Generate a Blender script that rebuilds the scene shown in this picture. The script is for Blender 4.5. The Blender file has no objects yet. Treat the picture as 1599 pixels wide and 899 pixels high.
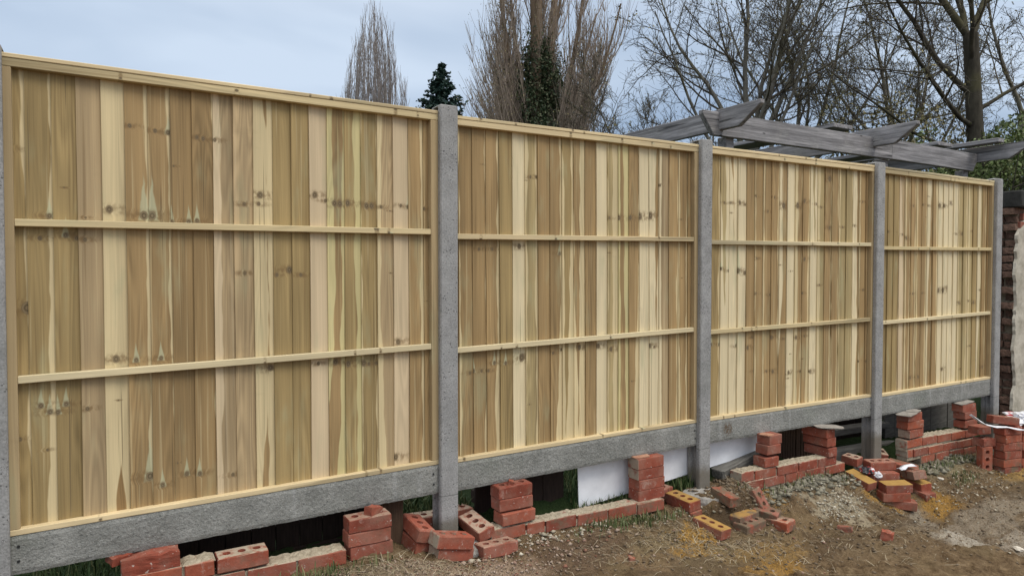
import bpy, bmesh, math, random
import numpy as np
from mathutils import Vector, Matrix, noise as mnoise

# ------------------------------------------------------------------ camera, sky, sun, exposure
S = bpy.context.scene
COL = S.collection
R = math.radians
cd = bpy.data.cameras.new('camera')
cam = bpy.data.objects.new('camera', cd)
COL.objects.link(cam)
cd.sensor_width = 36.0
cd.lens = 1071.97 / 1599 * 36
cd.clip_start = 0.05
cd.clip_end = 1000
yaw, pit, rol = 0.5346, -0.0254, 0.0010
fw = Vector((math.sin(yaw) * math.cos(pit), math.cos(yaw) * math.cos(pit), math.sin(pit)))
r0 = Vector((math.cos(yaw), -math.sin(yaw), 0))
u0 = r0.cross(fw)
rr = r0 * math.cos(rol) + u0 * math.sin(rol)
uu = -r0 * math.sin(rol) + u0 * math.cos(rol)
M = Matrix((rr, uu, -fw)).transposed().to_4x4()
M.translation = Vector((2.2291, -3.1851, 1.1545))
cam.matrix_world = M
S.camera = cam

SUN_EL, SUN_AZ = 56, 152
w = bpy.data.worlds.new('World')
S.world = w
w.use_nodes = True
nt = w.node_tree
nt.nodes.clear()
L = nt.links.new
out = nt.nodes.new('ShaderNodeOutputWorld')
bg = nt.nodes.new('ShaderNodeBackground')
sky = nt.nodes.new('ShaderNodeTexSky')
sky.sky_type = 'NISHITA'
sky.sun_disc = False
sky.sun_elevation = R(SUN_EL)
sky.sun_rotation = R(SUN_AZ)
sky.dust_density = 2.0
tc = nt.nodes.new('ShaderNodeTexCoord')
mp = nt.nodes.new('ShaderNodeMapping')
mp.inputs['Scale'].default_value = (1.0, 1.0, 3.2)
mp.inputs['Location'].default_value = (0.35, 0.2, 0.55)
L(tc.outputs['Generated'], mp.inputs['Vector'])
nz = nt.nodes.new('ShaderNodeTexNoise')
nz.inputs['Scale'].default_value = 1.9
nz.inputs['Detail'].default_value = 4.0
nz.inputs['Roughness'].default_value = 0.45
nz.inputs['Distortion'].default_value = 0.3
L(mp.outputs['Vector'], nz.inputs['Vector'])
cr = nt.nodes.new('ShaderNodeValToRGB')
cr.color_ramp.elements[0].position = 0.36
cr.color_ramp.elements[0].color = (3.8, 5.0, 6.8, 1)
cr.color_ramp.elements[1].position = 0.64
cr.color_ramp.elements[1].color = (6.9, 8.1, 9.7, 1)
L(nz.outputs['Fac'], cr.inputs['Fac'])
# overcast sky: brighter and whiter towards the zenith
sp = nt.nodes.new('ShaderNodeSeparateXYZ')
L(tc.outputs['Generated'], sp.inputs['Vector'])
zr = nt.nodes.new('ShaderNodeMapRange')
zr.inputs['From Min'].default_value = 0.32
zr.inputs['From Max'].default_value = 0.95
L(sp.outputs['Z'], zr.inputs['Value'])
zm = nt.nodes.new('ShaderNodeMix')
zm.data_type = 'RGBA'
L(zr.outputs['Result'], zm.inputs[0])
L(cr.outputs['Color'], zm.inputs[6])
zm.inputs[7].default_value = (23.0, 22.6, 22.0, 1)
mx = nt.nodes.new('ShaderNodeMix')
mx.data_type = 'RGBA'
mx.inputs[0].default_value = 0.88
L(sky.outputs['Color'], mx.inputs[6])
L(zm.outputs[2], mx.inputs[7])
L(mx.outputs[2], bg.inputs['Color'])
bg.inputs['Strength'].default_value = 0.10
L(bg.outputs[0], out.inputs['Surface'])

sd = bpy.data.lights.new('sun', 'SUN')
sun = bpy.data.objects.new('sun', sd)
COL.objects.link(sun)
sd.energy = 1.7
sd.angle = R(26)
sd.color = (1.0, 0.95, 0.87)
az = R(SUN_AZ)
sdir = Vector((math.sin(az) * math.cos(R(SUN_EL)), math.cos(az) * math.cos(R(SUN_EL)), math.sin(R(SUN_EL))))
sun.rotation_euler = (-sdir).to_track_quat('-Z', 'Y').to_euler()
S.view_settings.view_transform = 'Standard'
S.view_settings.look = 'None'
S.view_settings.gamma = 1
S.view_settings.exposure = 0.0
S.cycles.max_bounces = 6
S.cycles.diffuse_bounces = 3
S.cycles.use_denoising = True

# ------------------------------------------------------------------ helpers
rng = random.Random(7)
nrg = np.random.default_rng(11)


def empty(name, loc, rot=(0, 0, 0), parent=None):
    o = bpy.data.objects.new(name, None)
    COL.objects.link(o)
    o.location = loc
    o.rotation_euler = rot
    o.empty_display_size = 0.1
    if parent:
        o.parent = parent
    return o


def tag(o, label=None, cat=None, group=None, kind=None):
    if label: o['label'] = label
    if cat: o['category'] = cat
    if group: o['group'] = group
    if kind: o['kind'] = kind
    return o


def link(name, me, m=None, parent=None, loc=(0, 0, 0), rot=(0, 0, 0)):
    o = bpy.data.objects.new(name, me)
    COL.objects.link(o)
    if m is not None and len(me.materials) == 0:
        me.materials.append(m)
    o.location = loc
    o.rotation_euler = rot
    if parent:
        o.parent = parent
    return o


def meshd(name, verts, faces, m=None, smooth=False):
    me = bpy.data.meshes.new(name)
    me.from_pydata([tuple(v) for v in verts], [], [tuple(f) for f in faces])
    if m: me.materials.append(m)
    if smooth:
        me.polygons.foreach_set('use_smooth', [True] * len(me.polygons))
    me.update()
    return me


def npmesh(name, V, F, m=None, smooth=False):
    """V (n,3), F (k,3|4) numpy"""
    me = bpy.data.meshes.new(name)
    n, k, s = len(V), len(F), F.shape[1]
    me.vertices.add(n)
    me.vertices.foreach_set('co', np.asarray(V, np.float32).ravel())
    me.loops.add(k * s)
    me.loops.foreach_set('vertex_index', np.asarray(F, np.int32).ravel())
    me.polygons.add(k)
    me.polygons.foreach_set('loop_start', np.arange(0, k * s, s, dtype=np.int32))
    me.polygons.foreach_set('loop_total', np.full(k, s, np.int32))
    if smooth:
        me.polygons.foreach_set('use_smooth', np.ones(k, bool))
    if m: me.materials.append(m)
    me.update(calc_edges=True)
    me.validate()
    return me


def from_bm(name, bm, m=None, smooth=False):
    me = bpy.data.meshes.new(name)
    bm.normal_update()
    bm.to_mesh(me)
    bm.free()
    if m: me.materials.append(m)
    if smooth:
        me.polygons.foreach_set('use_smooth', [True] * len(me.polygons))
    return me


def box_mesh(name, x0, x1, y0, y1, z0, z1, m=None, bev=0.0, jit=0.0, seg=1, rnd=None):
    bm = bmesh.new()
    bmesh.ops.create_cube(bm, size=1)
    for v in bm.verts:
        v.co = Vector((x0 + (v.co.x + .5) * (x1 - x0), y0 + (v.co.y + .5) * (y1 - y0), z0 + (v.co.z + .5) * (z1 - z0)))
    if bev:
        bmesh.ops.bevel(bm, geom=bm.edges[:] + bm.verts[:], offset=bev, segments=seg, affect='EDGES', profile=.6)
    if jit:
        q = rnd or rng
        for v in bm.verts:
            v.co += Vector((q.uniform(-jit, jit), q.uniform(-jit, jit), q.uniform(-jit, jit)))
    return from_bm(name, bm, m)


# ------------------------------------------------------------------ material building
class NB:
    def __init__(s, name, rough=0.85, spec=0.25):
        s.m = bpy.data.materials.new(name)
        s.m.use_nodes = True
        s.t = s.m.node_tree
        s.b = s.t.nodes['Principled BSDF']
        s.b.inputs['Roughness'].default_value = rough
        s.b.inputs['Specular IOR Level'].default_value = spec

    def n(s, k, **kw):
        x = s.t.nodes.new(k)
        for a, b in kw.items(): setattr(x, a, b)
        return x

    def put(s, sock, v):
        if hasattr(v, 'is_linked') or isinstance(v, bpy.types.NodeSocket):
            s.t.links.new(v, sock)
        else:
            if isinstance(v, (tuple, list)) and len(v) == 3 and sock.type == 'RGBA': v = (*v, 1)
            sock.default_value = v

    def math(s, op, a, b=0.0, c=None, clamp=False):
        x = s.n('ShaderNodeMath', operation=op, use_clamp=clamp)
        s.put(x.inputs[0], a); s.put(x.inputs[1], b)
        if c is not None: s.put(x.inputs[2], c)
        return x.outputs[0]

    def mul(s, a, b): return s.math('MULTIPLY', a, b)
    def add(s, a, b): return s.math('ADD', a, b)
    def sub(s, a, b): return s.math('SUBTRACT', a, b)

    def mix(s, f, a, b, blend='MIX'):
        x = s.n('ShaderNodeMix', data_type='RGBA', blend_type=blend)
        x.clamp_factor = True
        s.put(x.inputs[0], f); s.put(x.inputs[6], a); s.put(x.inputs[7], b)
        return x.outputs[2]

    def mixf(s, f, a, b):
        x = s.n('ShaderNodeMix', data_type='FLOAT')
        s.put(x.inputs[0], f); s.put(x.inputs[2], a); s.put(x.inputs[3], b)
        return x.outputs[0]

    def step(s, v, lo, hi, a=0.0, b=1.0):
        x = s.n('ShaderNodeMapRange', interpolation_type='SMOOTHSTEP')
        s.put(x.inputs['Value'], v); s.put(x.inputs['From Min'], lo); s.put(x.inputs['From Max'], hi)
        s.put(x.inputs['To Min'], a); s.put(x.inputs['To Max'], b)
        return x.outputs[0]

    def obj(s): return s.n('ShaderNodeTexCoord').outputs['Object']
    def pos(s): return s.n('ShaderNodeNewGeometry').outputs['Position']
    def nrm(s): return s.n('ShaderNodeNewGeometry').outputs['Normal']
    def rand(s): return s.n('ShaderNodeObjectInfo').outputs['Random']
    def island(s): return s.n('ShaderNodeNewGeometry').outputs['Random Per Island']

    def sep(s, v):
        x = s.n('ShaderNodeSeparateXYZ'); s.put(x.inputs[0], v)
        return x.outputs[0], x.outputs[1], x.outputs[2]

    def vec(s, a, b, c):
        x = s.n('ShaderNodeCombineXYZ')
        s.put(x.inputs[0], a); s.put(x.inputs[1], b); s.put(x.inputs[2], c)
        return x.outputs[0]

    def vadd(s, a, b):
        x = s.n('ShaderNodeVectorMath', operation='ADD'); s.put(x.inputs[0], a); s.put(x.inputs[1], b)
        return x.outputs[0]

    def vscale(s, a, k):
        x = s.n('ShaderNodeVectorMath', operation='SCALE'); s.put(x.inputs[0], a); s.put(x.inputs['Scale'], k)
        return x.outputs[0]

    def noise(s, v=None, scale=5.0, detail=3.0, rough=0.5, dist=0.0, color=False):
        x = s.n('ShaderNodeTexNoise')
        if v is not None: s.put(x.inputs['Vector'], v)
        x.inputs['Scale'].default_value = scale
        x.inputs['Detail'].default_value = detail
        x.inputs['Roughness'].default_value = rough
        x.inputs['Distortion'].default_value = dist
        return x.outputs['Color' if color else 'Fac']

    def voro(s, v=None, scale=5.0, feature='F1'):
        x = s.n('ShaderNodeTexVoronoi', feature=feature)
        if v is not None: s.put(x.inputs['Vector'], v)
        x.inputs['Scale'].default_value = scale
        return x.outputs['Distance']

    def attr(s, name):
        x = s.n('ShaderNodeAttribute', attribute_type='OBJECT', attribute_name=name)
        return x

    def ramp(s, f, *els):
        x = s.n('ShaderNodeValToRGB')
        e = x.color_ramp.elements
        while len(e) < len(els): e.new(0.5)
        for k, (p, c) in zip(e, els):
            k.position = p; k.color = (*c, 1) if len(c) == 3 else c
        s.put(x.inputs[0], f)
        return x.outputs[0]

    def bump(s, h, strength=0.3, dist=0.01, prev=None):
        x = s.n('ShaderNodeBump')
        x.inputs['Strength'].default_value = strength
        x.inputs['Distance'].default_value = dist
        s.put(x.inputs['Height'], h)
        if prev is not None: s.put(x.inputs['Normal'], prev)
        return x.outputs[0]

    def done(s, col, normal=None, rough=None):
        s.put(s.b.inputs['Base Color'], col)
        if normal is not None: s.put(s.b.inputs['Normal'], normal)
        if rough is not None: s.put(s.b.inputs['Roughness'], rough)
        return s.m


def knot_group():
    g = bpy.data.node_groups.new('knot', 'ShaderNodeTree')
    for nm, tp in (('X', 'NodeSocketFloat'), ('Z', 'NodeSocketFloat'), ('K', 'NodeSocketVector')):
        g.interface.new_socket(nm, in_out='INPUT', socket_type=tp)
    for nm in ('Core', 'Halo', 'Flame', 'Ring'):
        g.interface.new_socket(nm, in_out='OUTPUT', socket_type='NodeSocketFloat')
    b = NB.__new__(NB)
    b.t = g
    gi = g.nodes.new('NodeGroupInput'); go = g.nodes.new('NodeGroupOutput')
    X, Z, K = gi.outputs['X'], gi.outputs['Z'], gi.outputs['K']
    kx, kz, ks = b.sep(K)
    r = b.math('MAXIMUM', b.math('ABSOLUTE', ks), 0.0001)
    dx = b.math('DIVIDE', b.sub(X, kx), r)
    dz = b.math('DIVIDE', b.sub(Z, kz), r)
    d = b.math('SQRT', b.add(b.mul(dx, dx), b.mul(b.mul(dz, dz), .62)))
    core = b.step(d, .75, 1.1, 1, 0)
    dh = b.math('SQRT', b.add(b.mul(b.mul(dx, dx), .07), b.mul(dz, dz)))
    halo = b.step(dh, .5, 2.3, 1, 0)
    neg = b.math('LESS_THAN', ks, 0.0)
    t = b.math('DIVIDE', dz, b.math('MULTIPLY_ADD', r, 620.0, 2.5))
    wid = b.mul(b.math('POWER', b.math('MAXIMUM', b.sub(1.0, t), 0.0), 1.5), 1.35)
    wv = b.mul(b.sub(b.noise(b.vec(b.mul(X, 3.0), kx, b.mul(Z, 16.0)), 1.0, 2.0), .5), 1.1)
    inside = b.step(b.sub(wid, b.math('ABSOLUTE', b.add(dx, wv))), -.12, .3)
    up = b.mul(b.step(t, -.14, -.06), b.step(t, .7, 1.0, 1, 0))
    flame = b.mul(b.mul(inside, up), neg)
    ring = b.math('SINE', b.mul(d, 11.0))
    ok = b.math('GREATER_THAN', b.math('ABSOLUTE', ks), 0.0005)
    for nm, v in (('Core', core), ('Halo', halo), ('Flame', flame)):
        g.links.new(b.mul(v, ok), go.inputs[nm])
    g.links.new(ring, go.inputs['Ring'])
    return g


def wood_material(knots=True):
    b = NB('pressure_treated_timber' if knots else 'treated_rail_timber', 0.75, 0.2)
    x, y, z = b.sep(b.obj())
    sd = b.attr('seed').outputs['Fac']
    so = b.mul(sd, 37.0)
    tone = b.attr('tone').outputs['Color']
    sapc = b.attr('sap').outputs['Color']
    xn = b.math('DIVIDE', x, 0.0833)
    zr = b.math('DIVIDE', b.sub(z, 0.16), 1.78)
    def curve(nm):
        a0, a1, a2 = b.sep(b.attr(nm).outputs['Vector'])
        lo = b.mixf(b.math('MULTIPLY', zr, 2.0, clamp=True), a0, a1)
        return b.mixf(b.math('MULTIPLY_ADD', zr, 2.0, -1.0, clamp=True), lo, a2)
    wob = b.mul(b.sub(b.noise(b.vec(b.mul(x, 2.0), so, b.mul(z, 3.0)), 1.0, 2.5, .5), .5), .62)
    wob2 = b.mul(b.sub(b.noise(b.vec(b.mul(x, 2.0), b.add(so, 9.0), b.mul(z, 3.4)), 1.0, 2.5, .5), .5), .62)
    heart = b.mul(b.step(b.sub(b.add(xn, wob), curve('pl')), -.035, .035),
                  b.step(b.sub(curve('pr'), b.add(xn, wob2)), -.035, .035))
    core = halo = flame = None
    ringv = None
    if knots:
        g = knot_group()
        for i in range(5):
            q = b.n('ShaderNodeGroup'); q.node_tree = g
            b.put(q.inputs['X'], x); b.put(q.inputs['Z'], z)
            b.put(q.inputs['K'], b.attr('k%d' % i).outputs['Vector'])
            o = q.outputs
            rv = b.mul(o['Ring'], o['Core'])
            if core is None:
                core, halo, flame, ringv = o['Core'], o['Halo'], o['Flame'], rv
            else:
                core = b.math('MAXIMUM', core, o['Core']); halo = b.math('MAXIMUM', halo, o['Halo'])
                flame = b.math('MAXIMUM', flame, o['Flame']); ringv = b.add(ringv, rv)
    # grain
    bend = b.mul(halo, .010) if knots else 0.0
    xb = b.add(x, bend)
    fine = b.noise(b.vec(b.mul(xb, 230.0), so, b.mul(z, 2.6)), 1.0, 3.0, .6)
    broad = b.noise(b.vec(b.mul(xb, 26.0), so, b.mul(z, .8)), 1.0, 3.0, .55)
    cath = b.noise(b.vec(b.mul(xb, 13.0), b.add(so, 3.3), b.mul(z, .75)), 1.0, 1.0, .4, .25)
    lines = b.math('SINE', b.mul(cath, 85.0))
    big = b.noise(b.vec(b.mul(x, 4.0), b.add(so, 5.0), b.mul(z, 1.3)), 1.0, 2.0, .5)
    v = b.add(b.mul(b.sub(fine, .5), .55), b.add(b.mul(b.sub(broad, .5), .85), b.mul(b.sub(big, .5), .75)))
    v = b.add(v, b.mul(b.mul(lines, b.step(b.noise(b.vec(b.mul(x, 6.0), so, b.mul(z, .7)), 1.0, 1.0), .42, .6)), .12))
    lum = b.add(1.0, v)
    hc = b.mix(1.0, tone, b.vec(lum, lum, lum), 'MULTIPLY')
    spk = b.noise(b.vec(b.mul(xb, 75.0), b.add(so, 61.0), b.mul(z, .95)), 1.0, 2.0, .55)
    hc = b.mix(b.mul(b.step(spk, .60, .72), .36), hc, sapc)
    hc = b.mix(b.mul(b.step(spk, .40, .28), .35), hc, (.17, .105, .045))
    lum2 = b.add(1.0, b.mul(v, .55))
    sc = b.mix(1.0, sapc, b.vec(lum2, lum2, lum2), 'MULTIPLY')
    col = b.mix(heart, sc, hc)
    # copper-green bloom of the preservative, dirty smears
    gm = b.mul(b.step(b.noise(b.vec(b.mul(x, 9.0), b.add(so, 21.0), b.mul(z, 2.4)), 1.0, 3.0, .6), .55, .76), .36)
    col = b.mix(gm, col, (.40, .40, .24))
    px_, py_, pz_ = b.sep(b.pos())
    sm = b.mul(b.step(b.noise(b.vec(b.mul(px_, 3.0), 0.0, b.mul(pz_, 7.0)), 1.0, 4.0, .65), .60, .80), .22)
    col = b.mix(sm, col, (.20, .155, .09))
    if knots:
        col = b.mix(b.mul(flame, .60), col, (.50, .52, .34))
        hm = b.mul(b.mul(halo, b.step(b.noise(b.vec(b.mul(x, 60.), so, b.mul(z, 45.)), 1.0, 2.0), .33, .62)), .70)
        col = b.mix(hm, col, (.19, .118, .052))
        kc = b.mix(b.math('MULTIPLY_ADD', ringv, .5, .5), (.085, .06, .035), (.22, .165, .095))
        col = b.mix(b.mul(core, .88), col, kc)
        # resin cracks
        ck = b.noise(b.vec(b.mul(x, 90.0), b.add(so, 40.0), b.mul(z, .9)), 1.0, 1.0)
        col = b.mix(b.mul(b.step(ck, .715, .755), .6), col, (.12, .085, .045))
    nm = b.bump(b.add(fine, b.mul(lines, .15)), .25, .002)
    return b.done(col, nm)


def concrete_material(name, rock=False):
    b = NB(name, 0.92, 0.2)
    o = b.obj()
    p = b.pos()
    n1 = b.noise(p, 9.0, 5.0, .6)
    n2 = b.noise(p, 120.0, 3.0, .6)
    n3 = b.noise(b.vadd(p, (3, 1, 7)), 2.3, 4.0, .6)
    if rock:
        big = b.noise(p, 78.0, 5.0, .72, .25)
        sm = b.noise(p, 30.0, 3.0, .6, .2)
        col = b.ramp(n1, (.25, (.172, .172, .156)), (.55, (.252, .252, .232)), (.8, (.345, .34, .315)))
        col = b.mix(b.step(big, .58, .74), col, (.44, .435, .41))
        col = b.mix(b.step(big, .46, .30), col, (.105, .11, .10))
        col = b.mix(b.mul(b.step(n3, .52, .72), .5), col, (.17, .185, .15))
        # run marks
        x, y, z = b.sep(p)
        run = b.noise(b.vec(b.mul(x, 16.), 0.0, b.mul(z, .9)), 1.0, 3.0)
        col = b.mix(b.mul(b.step(run, .55, .72), .55), col, (.36, .36, .345))
        # mud splash on the third board
        mud = b.mul(b.step(b.math('SQRT', b.add(b.math('POWER', b.math('DIVIDE', b.sub(x, 5.85), .05), 2.), b.math('POWER', b.math('DIVIDE', b.sub(z, .085), .055), 2.))), .5, 1.1, 1, 0), b.step(b.noise(p, 55., 3.), .4, .52))
        col = b.mix(mud, col, (.13, .095, .065))
        grit = b.noise(p, 170.0, 3.0, .7)
        col = b.mix(b.mul(b.step(grit, .56, .70), .55), col, (.46, .455, .43))
        col = b.mix(b.mul(b.step(grit, .44, .32), .6), col, (.095, .098, .09))
        hew = b.noise(b.vec(b.mul(x, 55.0), 0.0, b.mul(z, 62.0)), 1.0, 4.0, .6, .15)
        col = b.mix(b.mul(b.step(hew, .56, .70), .35), col, (.40, .395, .37))
        col = b.mix(b.mul(b.step(hew, .42, .30), .45), col, (.10, .102, .095))
        nm = b.bump(b.add(b.mul(hew, 1.3), b.add(b.mul(big, .6), b.mul(grit, .5))), .6, .009)
        nm = b.bump(n2, .3, .003, nm)
    else:
        col = b.ramp(n1, (.25, (.25, .247, .24)), (.6, (.34, .337, .328)), (.85, (.41, .406, .395)))
        sp_ = b.ramp(n2, (.3, (.72, .72, .72)), (.7, (1.16, 1.16, 1.16)))
        col = b.mix(1.0, col, sp_, 'MULTIPLY')
        pit1 = b.step(b.voro(p, 58.0), .17, .24, 1, 0)
        gate = b.step(b.noise(p, 13.0, 2.0), .47, .56)
        pit2 = b.step(b.voro(b.vadd(p, (4, 4, 4)), 190.0), .2, .3, 1, 0)
        pits = b.math('MAXIMUM', b.mul(pit1, gate), b.mul(pit2, b.step(b.noise(p, 22.0, 2.0), .52, .6)))
        col = b.mix(b.mul(pits, .8), col, (.085, .085, .085))
        x, y, z = b.sep(p)
        col = b.mix(b.mul(b.step(n3, .52, .75), .35), col, (.205, .21, .19))
        # wet, soil-splashed foot
        foot = b.mul(b.step(b.add(z, b.mul(b.sub(n1, .5), .14)), -.20, -.09, 1, 0), .88)
        col = b.mix(foot, col, (.155, .135, .105))
        ln = b.step(b.math('ABSOLUTE', b.add(b.add(z, .014), b.add(b.mul(x, .0), b.mul(b.sub(n1, .5), .02)))), .0012, .0032, 1, 0)
        col = b.mix(b.mul(ln, .6), col, (.07, .07, .068))
        nm = b.bump(b.sub(n2, b.mul(pits, 1.6)), .5, .004)
    return b.done(col, nm)


def brick_material():
    b = NB('red_clay_brick', 0.9, 0.15)
    o = b.obj(); r = b.rand()
    ov = b.vadd(o, b.vscale((1.0, 2.3, 3.1), b.mul(r, 40.0)))
    n1 = b.noise(ov, 16.0, 4.0, .6)
    n2 = b.noise(ov, 120.0, 3.0, .65)
    base = b.ramp(r, (0.0, (.215, .054, .034)), (.3, (.30, .078, .045)), (.6, (.265, .082, .054)), (1.0, (.35, .092, .048)))
    lum = b.add(.55, b.mul(n1, .9))
    col = b.mix(1.0, base, b.vec(lum, lum, lum), 'MULTIPLY')
    col = b.mix(b.mul(b.step(n2, .55, .75), .35), col, (.13, .04, .028))
    # kiln and mortar marks
    sm = b.mul(b.step(b.noise(ov, 21.0, 4.0, .65, .5), .57, .72), .6)
    col = b.mix(sm, col, (.44, .31, .255))
    sm2 = b.mul(b.step(b.noise(b.vadd(ov, (7, 3, 1)), 60.0, 3.0), .66, .74), .8)
    col = b.mix(sm2, col, (.52, .45, .39))
    col = b.mix(b.mul(b.step(b.noise(b.vadd(ov, (5, 5, 1)), 8.0, 4.0, .65), .38, .70), .42), col, (.30, .20, .15))
    x, y, z = b.sep(b.nrm())
    top = b.mul(b.step(z, .5, .9), b.step(b.noise(ov, 30.0, 4.0, .6), .28, .55))
    col = b.mix(b.mul(top, b.attr('dust').outputs['Fac']), col, (.42, .35, .26))
    edge = b.mul(b.step(x, -.35, -.8), b.attr('pale_end').outputs['Fac'])
    col = b.mix(b.mul(edge, b.step(n1, .3, .5)), col, (.36, .31, .235))
    sand = b.mul(b.step(z, .35, .8), b.step(b.noise(ov, 24.0, 4.0, .6), .22, .42))
    col = b.mix(b.mul(sand, b.attr('sand').outputs['Fac']), col, b.mix(n1, (.27, .155, .045), (.47, .29, .09)))
    mud = b.step(b.add(b.noise(b.vadd(ov, (2, 2, 9)), 11.0, 5.0, .7), b.mul(b.attr('mud').outputs['Fac'], .5)), .58, .78)
    col = b.mix(b.mul(mud, b.math('MINIMUM', b.mul(b.attr('mud').outputs['Fac'], 4.0), 1.0)), col, b.mix(n2, (.115, .082, .055), (.20, .15, .10)))
    nm = b.bump(b.add(n2, b.mul(n1, .6)), .5, .004)
    return b.done(col, nm)


def simple(name, c1, c2, scale=20.0, rough=.9, spec=.2, bump=.4, bd=.004, detail=4.0, stretch=None, lo=.3, hi=.7):
    b = NB(name, rough, spec)
    v = b.obj()
    if stretch:
        x, y, z = b.sep(v)
        v = b.vec(b.mul(x, stretch[0]), b.mul(y, stretch[1]), b.mul(z, stretch[2]))
    n = b.noise(v, scale, detail, .62)
    n2 = b.noise(v, scale * 5, 3.0, .6)
    col = b.ramp(n, (lo, c1), (hi, c2))
    k = b.add(.75, b.mul(n2, .5))
    col = b.mix(1.0, col, b.vec(k, k, k), 'MULTIPLY')
    return b.done(col, b.bump(b.add(n, b.mul(n2, .5)), bump, bd))


def pebble_material(name, *cols):
    b = NB(name, .93, .15)
    r = b.island()
    els = [(i / max(1, len(cols) - 1), c) for i, c in enumerate(cols)]
    col = b.ramp(r, *els)
    k = b.add(.7, b.mul(b.noise(b.pos(), 90.0, 3.0), .6))
    col = b.mix(1.0, col, b.vec(k, k, k), 'MULTIPLY')
    return b.done(col)


def leaf_material(name, *cols):
    b = NB(name, .6, .3)
    r = b.island()
    els = [(i / max(1, len(cols) - 1), c) for i, c in enumerate(cols)]
    col = b.ramp(r, *els)
    return b.done(col)


WOOD = wood_material(True)
RAILW = WOOD
CONC = concrete_material('post_concrete')
ROCK = concrete_material('rock_faced_concrete', True)
BRICK = brick_material()
MORTAR = simple('lime_mortar', (.27, .22, .155), (.44, .38, .28), 40.0, bump=.8, bd=.008)
DARKHOLE = simple('fixing_hole_shadow', (.02, .02, .02), (.03, .03, .03))
FOOT = simple('footing_concrete', (.23, .215, .19), (.36, .34, .31), 30.0, bump=.7, bd=.01)
GREYWOOD = None
SHEETM = simple('white_plastic_sheet', (.83, .84, .87), (.86, .87, .90), 1.5, rough=.35, spec=.4, bump=.02, bd=.001)
SLATE = simple('weathered_slate_shim', (.20, .18, .155), (.36, .33, .29), 24.0)
TILE = simple('clay_tile_chip', (.34, .15, .09), (.46, .27, .18), 30.0)
DARKWOOD = simple('dark_stained_boards', (.020, .013, .010), (.040, .026, .020), 14.0, stretch=(6, 6, .5), bump=.3)
BROWNWOOD = simple('brown_stained_board', (.060, .036, .022), (.10, .062, .04), 14.0, stretch=(6, 6, .5))
SLEEPER = simple('old_grey_sleeper', (.085, .08, .07), (.20, .19, .17), 10.0, stretch=(.6, 6, 6), bump=.6)


def grey_timber():
    b = NB('weathered_grey_timber', .9, .15)
    x, y, z = b.sep(b.obj())
    r = b.mul(b.rand(), 30.0)
    n1 = b.noise(b.vec(b.mul(x, 1.6), b.add(b.mul(y, 30.0), r), b.mul(z, 30.0)), 1.0, 4.0, .65)
    n2 = b.noise(b.vec(b.mul(x, 5.0), b.add(b.mul(y, 160.0), r), b.mul(z, 160.0)), 1.0, 3.0, .6)
    n3 = b.noise(b.vec(x, b.add(y, r), z), 3.5, 4.0, .6)
    col = b.ramp(n1, (.25, (.095, .092, .095)), (.5, (.235, .228, .232)), (.75, (.43, .415, .42)))
    k = b.add(.6, b.mul(n2, .8))
    col = b.mix(1.0, col, b.vec(k, k, k), 'MULTIPLY')
    col = b.mix(b.mul(b.step(n3, .5, .68), .5), col, (.12, .115, .115))
    ck = b.noise(b.vec(b.mul(x, 1.2), b.add(b.mul(y, 45.0), r), b.mul(z, 45.0)), 1.0, 1.0)
    col = b.mix(b.mul(b.step(ck, .66, .70), .8), col, (.03, .03, .03))
    kn = b.step(b.voro(b.vec(b.mul(x, 2.2), b.add(y, r), b.mul(z, 7.0)), 1.6), .05, .09, 1, 0)
    col = b.mix(b.mul(kn, .8), col, (.04, .036, .035))
    lich = b.mul(b.step(n3, .54, .70), b.step(n2, .4, .6))
    col = b.mix(b.mul(lich, .45), col, (.50, .49, .47))
    return b.done(col, b.bump(b.add(n1, n2), .5, .006))


GREYWOOD = grey_timber()


def bark(name, c1, c2, moss=0.0):
    b = NB(name, .95, .1)
    p = b.pos()
    x, y, z = b.sep(p)
    n = b.noise(b.vec(b.mul(x, 9.0), b.mul(y, 9.0), b.mul(z, 2.5)), 1.0, 4.0, .65)
    col = b.ramp(n, (.3, c1), (.7, c2))
    if moss:
        g = b.mul(b.step(b.noise(p, 1.3, 3.0), .45, .65), moss)
        col = b.mix(g, col, (.10, .095, .04))
    return b.done(col)


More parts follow.
